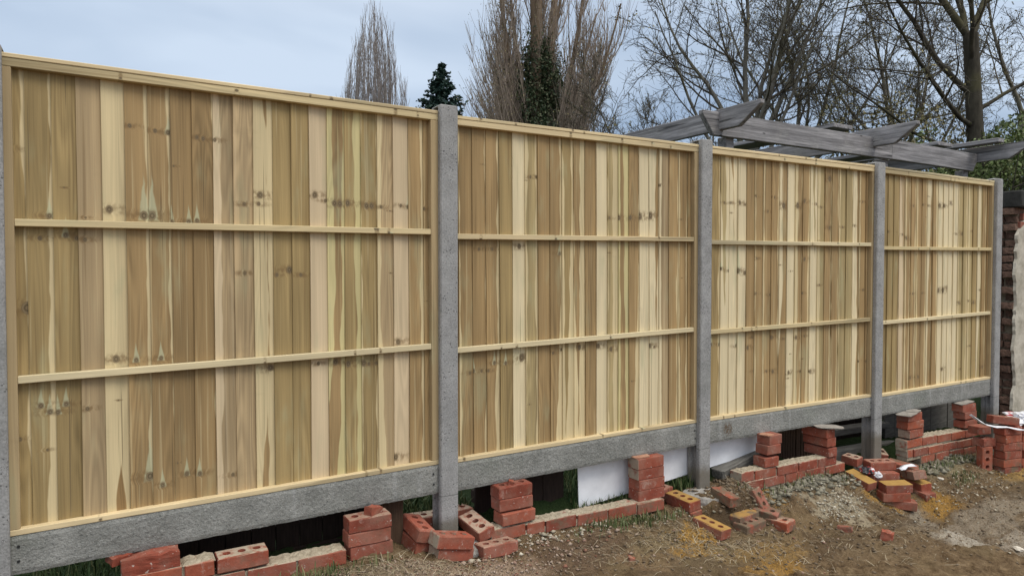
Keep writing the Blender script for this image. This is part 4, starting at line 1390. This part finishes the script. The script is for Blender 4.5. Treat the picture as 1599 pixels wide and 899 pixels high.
BARKD = bark('dark_bark', (.030, .027, .021), (.075, .067, .052), .35)
BARKG = bark('grey_bark', (.10, .095, .08), (.20, .19, .165), .35)
BARKP = bark('poplar_bark', (.10, .07, .046), (.22, .165, .115))
TWIGP = bark('poplar_twigs', (.21, .165, .13), (.36, .295, .24))
TWIGG = bark('pale_twigs', (.21, .18, .165), (.35, .31, .285))
BARKT = bark('fine_branch_bark', (.060, .052, .042), (.125, .11, .088), .35)
IVY = leaf_material('ivy_leaves', (.014, .028, .012), (.032, .054, .022), (.06, .08, .034), (.10, .09, .05))
BUD = leaf_material('young_poplar_leaves', (.20, .17, .07), (.28, .25, .10), (.17, .12, .06))
OLIVE = leaf_material('olive_leaves', (.075, .075, .028), (.17, .15, .06), (.29, .25, .12), (.10, .105, .045))
GREEN = leaf_material('fresh_green_leaves', (.045, .072, .018), (.085, .125, .032), (.15, .19, .06), (.055, .075, .024), (.12, .125, .05))
CONIF = leaf_material('dark_conifer_needles', (.012, .032, .028), (.026, .056, .045), (.04, .075, .055))


def place(name, label, cat, loc, group=None):
    o = empty(name, loc)
    tag(o, label, cat, group)
    return o


# tall bare poplar, far off
g = np.random.default_rng(3)
t0 = place('poplar_tree', 'slim bare grey poplar rising alone above the near fence panel', 'tree', (15.7, 35.3, -.4))
o1, o2 = [], []
trunk = path((0, 0, 0), (0, 0, 1), 14.6, 14, .02, .05, g)
o1.append((trunk, np.linspace(.24, .012, 15), 6))
for k in range(135):
    an = g.uniform(0, 2 * math.pi)
    rho = math.sqrt(g.random())
    z0 = g.uniform(4.5, 9.0) - 1.5 * rho
    z1 = 17.6 - 5.6 * rho ** 1.6 * g.uniform(.75, 1.1) - g.uniform(0, 1.6)
    zz = np.linspace(z0, max(z1, z0 + 2.5), 13)
    env = 1.95 * np.clip(1 - ((np.clip(zz, 10.3, 17.9) - 10.3) / 7.7) ** 2, 0.02, 1) ** .55
    rad = rho * env * sst((zz - z0) / 3.0)
    wob = np.cumsum(g.normal(0, .035, (13, 2)), 0)
    pts = np.stack([rad * math.cos(an) + wob[:, 0], rad * math.sin(an) + wob[:, 1], zz], 1)
    o2.append((pts, np.linspace(.040 - .018 * rho, .006, 13), 4))
    for j in range(30):
        fi = g.uniform(.15, .98)
        ii = int(fi * 12)
        d = side_dir(unit(pts[ii + 1] - pts[ii]), g.uniform(.25, .6), g)
        o2.append((path(pts[ii] + (pts[ii + 1] - pts[ii]) * (fi * 12 - ii), d + np.array([0, 0, .3]), g.uniform(.35, 1.15), 4, .08, .22, g), np.linspace(.010, .005, 5), 3))
tubes('trunk', o1, BARKG, t0)
tubes('crown', o2, TWIGG, t0)

# big ivy-clad poplar
g = np.random.default_rng(4)
t1 = place('poplar_tree', 'great broad poplar with dark ivy on its forked stems above the second panel', 'tree', (15.8, 17.8, -.4))
o1, o2 = [], []
tr = path((0, 0, 0), (0, 0, 1), 5.2, 6, .01, .05, g)
o1.append((tr, np.linspace(.55, .42, 7), 8))
stems = []
RV = np.array([.861, -.509, 0])
for (lean, depth, ln, r, z0) in ((-.30, .05, 9.5, 0.20, 4.2), (-.13, -.12, 10.5, 0.27, 4.8), (.02, .05, 11.0, 0.36, 5.0), (.20, -.06, 10.5, 0.30, 4.6), (.34, .12, 9.5, 0.18, 4.2), (-.44, -.1, 8.0, 0.09, 3.8), (.48, -.12, 8.0, 0.09, 3.6), (-.36, .2, 8.0, 0.08, 3.6), (.40, .2, 8.0, 0.08, 3.6), (-.5, .05, 7.0, 0.06, 3.4), (.55, .05, 7.0, 0.06, 3.4), (.10, .3, 9.0, 0.19, 4.4), (-.2, .32, 9.0, 0.16, 4.2)):
    d = RV * lean + np.array([.509, .861, 0]) * depth + np.array([0, 0, 1])
    pts = path((0, 0, z0), d, ln, 10, .035, .10, g)
    o1.append((pts, np.linspace(r, .03, 11), 6))
    stems.append((pts, r))
for pts, r in stems:
    for j in range(15 if r > .15 else 30):
        f = g.uniform(.03, .80); i = int(f * 10)
        p = pts[i] + (pts[i + 1] - pts[i]) * (f * 10 - i)
        d = side_dir(unit(pts[i + 1] - pts[i]), g.uniform(.35, .8), g)
        br = path(p, d, g.uniform(1.2, 3.0), 7, .07, .26, g)
        o2.append((br, np.linspace(.028, .007, 8), 4))
        for k in range(15):
            ff = g.uniform(.1, .98); ii = int(ff * 7)
            dd = side_dir(unit(br[ii + 1] - br[ii]), g.uniform(.3, .7), g)
            o2.append((path(br[ii], dd + np.array([0, 0, .25]), g.uniform(.45, 1.4), 4, .09, .2, g), np.linspace(.0085, .004, 5), 3))
for j in range(230):
    an = g.uniform(0, 6.283); z0 = g.uniform(2.8, 6.2); ro = g.uniform(1.2, 2.75)
    if math.cos(an) > .2 and j % 3 == 0: an = math.pi - an
    if abs(math.cos(an)) < .55: an = math.pi * (j % 2) + g.normal(0, .45)
    e = RV * math.cos(an) + np.array([.509, .861, 0]) * math.sin(an)
    hh = g.uniform(2.2, 4.6)
    tt = np.linspace(0, 1, 9)
    br = np.array([0, 0, z0]) + np.outer(tt ** .65 * ro, e) + np.outer(tt ** 1.25 * hh, [0, 0, 1]) + np.cumsum(g.normal(0, .035, (9, 3)), 0)
    o2.append((br, np.linspace(.024, .006, 9), 4))
    for k in range(15):
        ff = g.uniform(.3, .98); ii = int(ff * 8)
        dd = side_dir(unit(br[ii + 1] - br[ii]), g.uniform(.3, .7), g)
        o2.append((path(br[ii], dd + np.array([0, 0, .3]), g.uniform(.4, 1.2), 4, .10, .2, g), np.linspace(.0085, .004, 5), 3))
tubes('trunk', o1, BARKP, t1)
tubes('crown', o2, TWIGP, t1)
tips = np.array([b2[0][k] for b2 in o2 for k in (-1, len(b2[0]) // 2)])
side = (tips @ RV) < .4
keep = tips[(g.random(len(tips)) < np.where(side, .60, .16))]
keep = np.concatenate([keep, keep[::2]]) + g.normal(0, .06, (len(keep) + len(keep[::2]), 3))
leaf_mesh('leaves', keep, .027, g, BUD, t1)
iv = []
for pts, r in stems:
    zmax = g.uniform(7.6, 9.8) if r > .12 else 6.0
    for k in range(5200):
        f = g.uniform(0, .62); i = int(f * 10)
        p = pts[i] + (pts[i + 1] - pts[i]) * (f * 10 - i)
        if p[2] < zmax + g.normal(0, .5):
            iv.append(p + g.normal(0, 1, 3) * (r * .75 + .09) * np.array([1, 1, .6]))
for k in range(24000):
    an = g.uniform(0, 6.3); zz = 2.5 + 7.4 * g.random() ** 1.25
    rr_ = (.7 if zz < 4.5 else max(.30, (1.45 - (zz - 5) * .25) * (1 + .45 * math.sin(an * 3 + zz * 2.1)))) * math.sqrt(g.uniform(.15, 1.1))
    iv.append(np.array([math.cos(an) * rr_, math.sin(an) * rr_, zz]))
leaf_mesh('ivy', np.array(iv), .055, g, IVY, t1)

# conifer
g = np.random.default_rng(5)
t2 = place('conifer_tree', 'small dark green pointed conifer beside the second post top', 'tree', (14.95, 24.2, -.4))
tr = path((0, 0, 0), (0, 0, 1), 10.6, 10, .01, .1, g)
o1 = [(tr, np.linspace(.16, .012, 11), 6)]
nd = []
for k in range(420):
    f = g.uniform(.12, .985)
    z = f * 10.6
    an = g.uniform(0, 6.283)
    ln = (1 - f) * 4.6 * g.uniform(.5, 1.15) + .06
    n = 7
    br = path((tr[int(f * 10)][0], tr[int(f * 10)][1], z), (math.cos(an), math.sin(an), .10), ln, n, .05, .035, g)
    o1.append((br, np.linspace(.022, .005, n + 1), 3))
    m_ = int(80 * ln) + 12
    ff = g.uniform(.15, 1.0, m_)
    ix = np.minimum((ff * n).astype(int), n - 1)
    nd.append(br[ix] + (br[ix + 1] - br[ix]) * (ff * n - ix)[:, None] + g.normal(0, 1, (m_, 3)) * np.array([.11, .11, .06]) * (.35 + ln * .3))
tubes('trunk', o1, BARKD, t2)
leaf_mesh('crown', np.concatenate(nd), .085, g, CONIF, t2, .5)


def bare_tree(label, loc, seed, trunk_h, r, limbs, spec, m, mt, leafy=0.0, lm=None, name='bare_tree', lean=(0, 0), lsize=.03):
    g = np.random.default_rng(seed)
    root = place(name, label, 'tree', loc, 'bare spring trees behind the pergola')
    out = [[], [], [], [], []]
    tips = []
    tr = path((0, 0, 0), (lean[0], lean[1], 1), trunk_h, 7, .025, .06, g)
    out[0].append((tr, np.linspace(r, r * .72, 8), 8))
    for (az, el, ln, rr_, zf) in limbs:
        # az measured in the view: 0 = right of the view, 90 = away
        dv = np.array([.861, -.509, 0]) * math.cos(R(az)) + np.array([.509, .861, 0]) * math.sin(R(az))
        d = dv * math.cos(R(el)) + np.array([0, 0, math.sin(R(el))])
        i = min(6, int(zf * 7))
        grow(out, tr[i] + (tr[i + 1] - tr[i]) * (zf * 7 - i), d, ln, rr_, 0, spec, g, tips)
    tubes('trunk', out[0], m, root)
    tubes('crown', [b2 for lv in out[1:] for b2 in lv], mt, root)
    if leafy:
        C = np.array(tips)
        C = C[g.random(len(C)) < leafy]
        C = np.repeat(C, 2, 0) + g.normal(0, .07, (len(C) * 2, 3))
        leaf_mesh('leaves', C, lsize, g, lm or OLIVE, root)
    return root


SPEC = [dict(w=.09, up=.05, n=9, ns=6, taper=.25), dict(k=11, ang=.75, len=.48, r=.50, w=.12, up=.03, n=7, ns=4, f0=.18, rmin=.010),
        dict(k=8, ang=.75, len=.46, r=.5, w=.15, up=.04, n=5, ns=3, f0=.15, rmin=.007), dict(k=7, ang=.7, len=.50, r=.6, w=.18, up=.05, n=4, ns=3, f0=.1, rmin=.0045, taper=.6)]
bare_tree('bare spreading tree with long arching boughs behind the pergola corner', (14.35, 7.07, -.4), 21, 4.4, .20,
          [(182, 44, 4.6, 0.056, .72), (165, 62, 4.6, 0.066, .9), (150, 76, 5.0, 0.073, .98), (20, 78, 5.2, 0.079, .98), (8, 58, 4.6, 0.066, .92), (60, 66, 4.6, 0.066, .95), (250, 62, 4.2, 0.053, .9), (190, 22, 3.6, 0.040, .62), (330, 50, 4.0, 0.053, .8)],
          SPEC, BARKG, BARKT, .05)
bare_tree('slender bare tree leaning left, seen low over the second panel end', (14.0, 9.9, -.4), 22, 3.6, .085,
          [(170, 50, 3.4, 0.033, .9), (185, 28, 3.0, 0.026, .8), (120, 66, 3.2, 0.033, .98), (20, 60, 2.6, 0.026, .95)], SPEC, BARKG, BARKT, .03, lean=(-.14, .05))
bare_tree('stout dark-trunked bare tree standing over the right end of the pergola', (17.6, 4.0, -.4), 23, 6.4, .19,
          [(172, 40, 4.4, 0.066, .80), (160, 62, 4.6, 0.079, .98), (20, 60, 4.6, 0.079, .98), (178, 12, 3.8, 0.050, .60), (200, 24, 3.8, 0.056, .70), (100, 62, 4.4, 0.073, .96), (5, 22, 3.6, 0.046, .75), (230, 52, 3.8, 0.053, .9)],
          SPEC, BARKD, BARKT, .10)
bare_tree('thin pale bare tree forking in a vee at the far right', (20.4, 4.7, -.4), 24, 5.2, .115,
          [(165, 62, 4.0, 0.050, .99), (15, 58, 4.0, 0.050, .99), (185, 30, 2.6, 0.026, .7), (60, 50, 2.6, 0.026, .8)], SPEC, BARKG, BARKT, .08)
bare_tree('bare tree with boughs sweeping up to the right behind the first pergola rafter', (18.6, 9.2, -.4), 25, 4.6, .17,
          [(10, 40, 5.6, 0.066, .9), (25, 55, 5.4, 0.066, .95), (80, 72, 5.4, 0.073, .98), (170, 66, 5.0, 0.066, .98), (350, 28, 5.0, 0.053, .75), (150, 48, 4.6, 0.053, .85), (270, 60, 4.2, 0.053, .9)], SPEC, BARKG, BARKT, .12)
bare_tree('bare tree with tangled thin branches above the middle of the pergola', (20.1, 7.2, -.4), 26, 4.4, .15,
          [(175, 50, 5.0, 0.059, .9), (160, 70, 5.2, 0.066, .98), (15, 66, 5.2, 0.066, .98), (355, 40, 4.8, 0.053, .85), (185, 26, 4.6, 0.046, .7), (90, 66, 4.6, 0.053, .9), (250, 50, 4.0, 0.046, .85)], SPEC, BARKG, BARKT, .14)


def bush(name, label, loc, rx, ry, h, z0, n, m, seed, size, group, holes=.45):
    g = np.random.default_rng(seed)
    root = place(name, label, 'bush', loc, group)
    out = []
    for k in range(26):
        an = g.uniform(0, 6.283)
        out.append((path((g.normal(0, .12), g.normal(0, .12), 0), (math.cos(an) * .5 * rx / h, math.sin(an) * .5 * ry / h, 1), h * g.uniform(.7, 1.0), 7, .08, .02, g), np.linspace(.035, .006, 8), 4))
        b2 = out[-1][0]
        for j in range(9):
            i = g.integers(2, 7)
            out.append((path(b2[i], side_dir(unit(b2[i] - b2[i - 1]), .9, g), g.uniform(.3, .9), 4, .14, .03, g), np.linspace(.011, .004, 5), 3))
    tubes('stem', out, BARKD, root)
    C = []
    while len(C) < n:
        p = g.uniform(-1, 1, (4000, 3))
        d = np.linalg.norm(p, axis=1)
        q = p * np.array([rx, ry, (h - z0) / 2]) + np.array([0, 0, (h + z0) / 2])
        nz_ = vnoise(q[:, 0] + q[:, 2] * .7 + seed, q[:, 1] + q[:, 2] * 1.3, 1.7, 1) + .7 * vnoise(q[:, 0] - q[:, 2], q[:, 2] + q[:, 1] * .6 + seed, 3.6, 2)
        ok = (nz_ > (holes - .5) + .45 * (d - .62)) & (d < 1.25)
        C += list(q[ok])
    leaf_mesh('foliage', np.array(C[:n]), size, g, m, root)


bg_ = 'leafy thickets behind the pergola'
bush('hawthorn_bush', 'olive-leaved thicket behind the second pergola rafter', (17.1, 5.6, -.4), 1.9, 1.5, 5.4, 1.2, 9000, OLIVE, 31, .040, bg_, .60)
bush('hawthorn_bush', 'thin olive thicket behind the middle of the pergola beam', (16.6, 7.2, -.4), 1.7, 1.4, 4.9, 1.2, 5000, OLIVE, 32, .036, bg_, .62)
bush('hawthorn_bush', 'sparse twiggy thicket behind the first pergola rafter', (16.35, 8.6, -.4), 1.4, 1.3, 4.4, 1.0, 2500, OLIVE, 33, .036, bg_, .64)
bush('hawthorn_bush', 'dim olive thicket left of the stout dark trunk', (19.4, 5.6, -.4), 1.8, 1.5, 5.0, 1.0, 7000, OLIVE, 34, .042, bg_, .60)
bush('laurel_bush', 'fresh green bush over the broken wall at the far right', (14.6, 2.2, -.5), 1.1, 1.0, 4.1, .6, 20000, GREEN, 35, .032, 'green bushes by the broken wall', .5)
bush('laurel_bush', 'fresh green bush behind the right end of the pergola beam', (15.3, 3.6, -.5), 1.4, 1.1, 4.2, .6, 20000, GREEN, 36, .032, 'green bushes by the broken wall', .52)
bush('laurel_bush', 'fresh green bush touching the picture edge behind the wall coping', (16.2, 1.2, -.5), 1.2, 1.1, 4.3, .6, 16000, GREEN, 37, .034, 'green bushes by the broken wall', .5)

# ------------------------------------------------------------------ grass, weeds, straw, rubble (uncountable)
def blades(name, label, pts, hmin, hmax, wd, m, seed, lean=.5, flat=False):
    g = np.random.default_rng(seed)
    pts = np.asarray(pts)
    n = len(pts)
    an = g.uniform(0, 2 * np.pi, n)
    h = g.uniform(hmin, hmax, n)
    d = np.stack([np.cos(an), np.sin(an), np.zeros(n)], 1)
    s = np.stack([-np.sin(an), np.cos(an), np.zeros(n)], 1) * wd * g.uniform(.6, 1.3, (n, 1))
    z = np.array([0, 0, 1.0])
    if flat:
        up1, up2 = g.uniform(.02, .22, (n, 1)), g.uniform(-.08, .12, (n, 1))
        l1, l2 = .5, 1.0
    else:
        up1, up2 = .6, g.uniform(.7, 1.0, (n, 1))
        l1, l2 = .12, g.uniform(.15, 1.0, (n, 1)) * lean
    m1 = pts + d * h[:, None] * l1 + z * h[:, None] * up1
    e = pts + d * h[:, None] * l2 + z * h[:, None] * up2
    V = np.stack([pts - s, pts + s, m1 + s * .8, m1 - s * .8, e + s * .12, e - s * .12], 1).reshape(-1, 3)
    b0 = np.arange(n)[:, None] * 6
    F = np.concatenate([b0 + np.array([[0, 1, 2, 3]]), b0 + np.array([[3, 2, 4, 5]])], 0)
    o = link(name, npmesh(name, V, F, m))
    tag(o, label, kind='stuff')
    return o


def scatter(n, fx, fy, seed):
    g = np.random.default_rng(seed)
    x = fx(g, n); y = fy(g, n)
    return np.stack([x, y, gz(x, y) - .003], 1)


TURF = leaf_material('turf_blades', (.020, .045, .012), (.045, .085, .022), (.085, .12, .04), (.14, .14, .06))
WEED = leaf_material('weed_blades', (.05, .075, .022), (.10, .13, .045), (.20, .19, .09))
STRAW = leaf_material('dry_straw', (.22, .17, .10), (.34, .28, .18), (.45, .39, .28), (.16, .115, .07))
blades('grass', 'rough green grass growing behind the fence line', np.concatenate([
    scatter(2600, lambda g, n: g.uniform(3.56, 4.0, n), lambda g, n: .26 + 1.2 * g.random(n) ** 1.3, 1),
    scatter(4200, lambda g, n: g.uniform(4.64, 6.2, n), lambda g, n: .17 + 1.3 * g.random(n) ** 1.5, 1),
    scatter(500, lambda g, n: g.uniform(1.9, 2.34, n), lambda g, n: .1 + .5 * g.random(n), 2),
    scatter(900, lambda g, n: g.uniform(4.62, 5.6, n), lambda g, n: .09 + .06 * g.random(n), 4)]), .03, .11, .0035, TURF, 3)
cl = []
for (cx, cy, sx, sy, n) in ((4.95, -.12, .16, .035, 260), (4.70, -.11, .12, .03, 120), (3.05, -.15, .14, .03, 160), (8.35, -.12, .35, .03, 420), (8.2, -.30, .08, .03, 90), (6.5, -.10, .3, .03, 150), (2.75, -.12, .2, .02, 80), (7.75, -.12, .05, .04, 60)):
    cl.append(scatter(n, lambda g, k: g.normal(cx, sx, k), lambda g, k: g.normal(cy, sy, k), int(cx * 10)))
blades('weeds', 'small green and yellowing weed tufts at the foot of the brick stubs', np.concatenate(cl), .02, .075, .003, WEED, 5)
st = []
for (cx, cy, sx, sy, n) in ((3.45, -.22, .22, .07, 420), (5.0, -.25, .2, .09, 330), (5.3, -.45, .25, .12, 240), (4.6, -.3, .3, .12, 160), (5.95, -.05, .10, .06, 120), (8.2, -.3, .4, .09, 260), (6.6, -.3, .5, .15, 220), (7.6, -.6, .9, .2, 200), (6.0, -.65, .5, .25, 220)):
    st.append(scatter(n, lambda g, k: g.normal(cx, sx, k), lambda g, k: g.normal(cy, sy, k), int(cx * 10) + 3) + np.array([0, 0, .006]))
blades('straw', 'dry grass stalks and straw strewn over the soil', np.concatenate(st), .03, .13, .0014, STRAW, 6, flat=True)


def rubble(name, label, spots, m, seed, kind='stuff'):
    g = np.random.default_rng(seed)
    base = np.array([[1, 0, 0], [-1, 0, 0], [0, 1, 0], [0, -1, 0], [0, 0, 1], [0, 0, -1]], float)
    tri = np.array([[0, 2, 4], [2, 1, 4], [1, 3, 4], [3, 0, 4], [2, 0, 5], [1, 2, 5], [3, 1, 5], [0, 3, 5]])
    Vs, Fs, b0 = [], [], 0
    for (cx, cy, sx, sy, n, s0, s1) in spots:
        x = g.normal(cx, sx, n); y = np.minimum(g.normal(cy, sy, n), .1)
        ok = y < .1
        z = gz(x, y)
        for k in range(n):
            s = s0 + (s1 - s0) * g.random() ** 2.5
            v = base * (s * g.uniform(.55, 1.25, (6, 1))) * np.array([1, 1, .62]) + g.normal(0, s * .18, (6, 3))
            a = g.uniform(0, 6.28)
            c_, s_ = math.cos(a), math.sin(a)
            v = v @ np.array([[c_, s_, 0], [-s_, c_, 0], [0, 0, 1]])
            Vs.append(v + np.array([x[k], y[k], z[k] + s * .22])); Fs.append(tri + b0); b0 += 6
    o = link(name, npmesh(name, np.concatenate(Vs), np.concatenate(Fs), m))
    tag(o, label, kind=kind)


CLOD = pebble_material('soil_clods', (.105, .078, .053), (.16, .122, .083), (.21, .163, .112), (.13, .095, .064))
CRUMB = pebble_material('mortar_crumbs', (.40, .36, .28), (.52, .48, .39), (.30, .27, .20), (.46, .40, .31))
PINKR = pebble_material('brick_dust_rubble', (.30, .22, .165), (.37, .29, .23), (.22, .10, .065), (.27, .205, .15), (.34, .26, .20))
SANDR = pebble_material('sand_lumps', (.32, .185, .05), (.44, .27, .08), (.38, .23, .065))
rubble('soil_clods', 'brown clods and pebbles over the churned soil', [(4.6, -.3, .45, .14, 800, .002, .012), (5.4, -.45, .5, .22, 800, .002, .014), (6.3, -.5, .7, .28, 1100, .002, .016), (7.4, -.65, .9, .3, 900, .002, .016), (8.8, -.5, .8, .25, 300, .003, .018),
                                                           (5.75, -.05, .14, .1, 500, .003, .018), (3.3, -.2, .3, .05, 400, .003, .012)], CLOD, 1)
rubble('mortar_crumbs', 'pale mortar crumbs and chippings on the bank below the wall stubs', [(6.50, -.33, .13, .05, 420, .003, .014), (6.62, -.27, .10, .04, 160, .003, .016), (6.55, -.13, .30, .035, 90, .004, .022), (8.40, -.10, .33, .03, 90, .006, .03), (7.1, -.9, .3, .12, 120, .002, .009), (5.0, -.1, .5, .03, 200, .003, .014), (4.3, -.08, .3, .03, 160, .004, .022), (8.3, -.35, .4, .1, 260, .003, .016), (7.6, -.6, .7, .2, 160, .003, .012)], CRUMB, 2)
BANK = pebble_material('bank_lumps', (.12, .11, .082), (.19, .175, .13), (.26, .24, .185), (.15, .14, .095))
rubble('bank_rubble', 'dull grey green lumps of old bedding below the wall stubs', [(6.50, -.13, .32, .04, 560, .006, .034), (8.40, -.105, .33, .03, 420, .008, .042)], BANK, 7)
rubble('brick_rubble', 'pinkish brick dust and small rubble by the near bricks', [(3.75, -.27, .28, .07, 1500, .0015, .010), (3.4, -.2, .22, .05, 500, .0015, .009), (4.3, -.2, .3, .08, 260, .003, .018), (5.6, -.45, .5, .2, 160, .003, .014), (4.05, .03, .08, .05, 90, .004, .014)], PINKR, 3)
rubble('sand_lumps', 'orange building sand lumps spilled round the posts', [(5.20, -.30, .08, .035, 900, .0015, .009), (5.08, -.42, .07, .04, 300, .0015, .007), (7.12, -.26, .09, .06, 700, .0015, .007), (7.68, -.35, .09, .07, 700, .0015, .007), (5.4, -.7, .14, .05, 300, .0015, .006), (8.95, -.38, .2, .07, 700, .0015, .008), (6.05, -.12, .06, .04, 200, .0015, .007)], SANDR, 4)
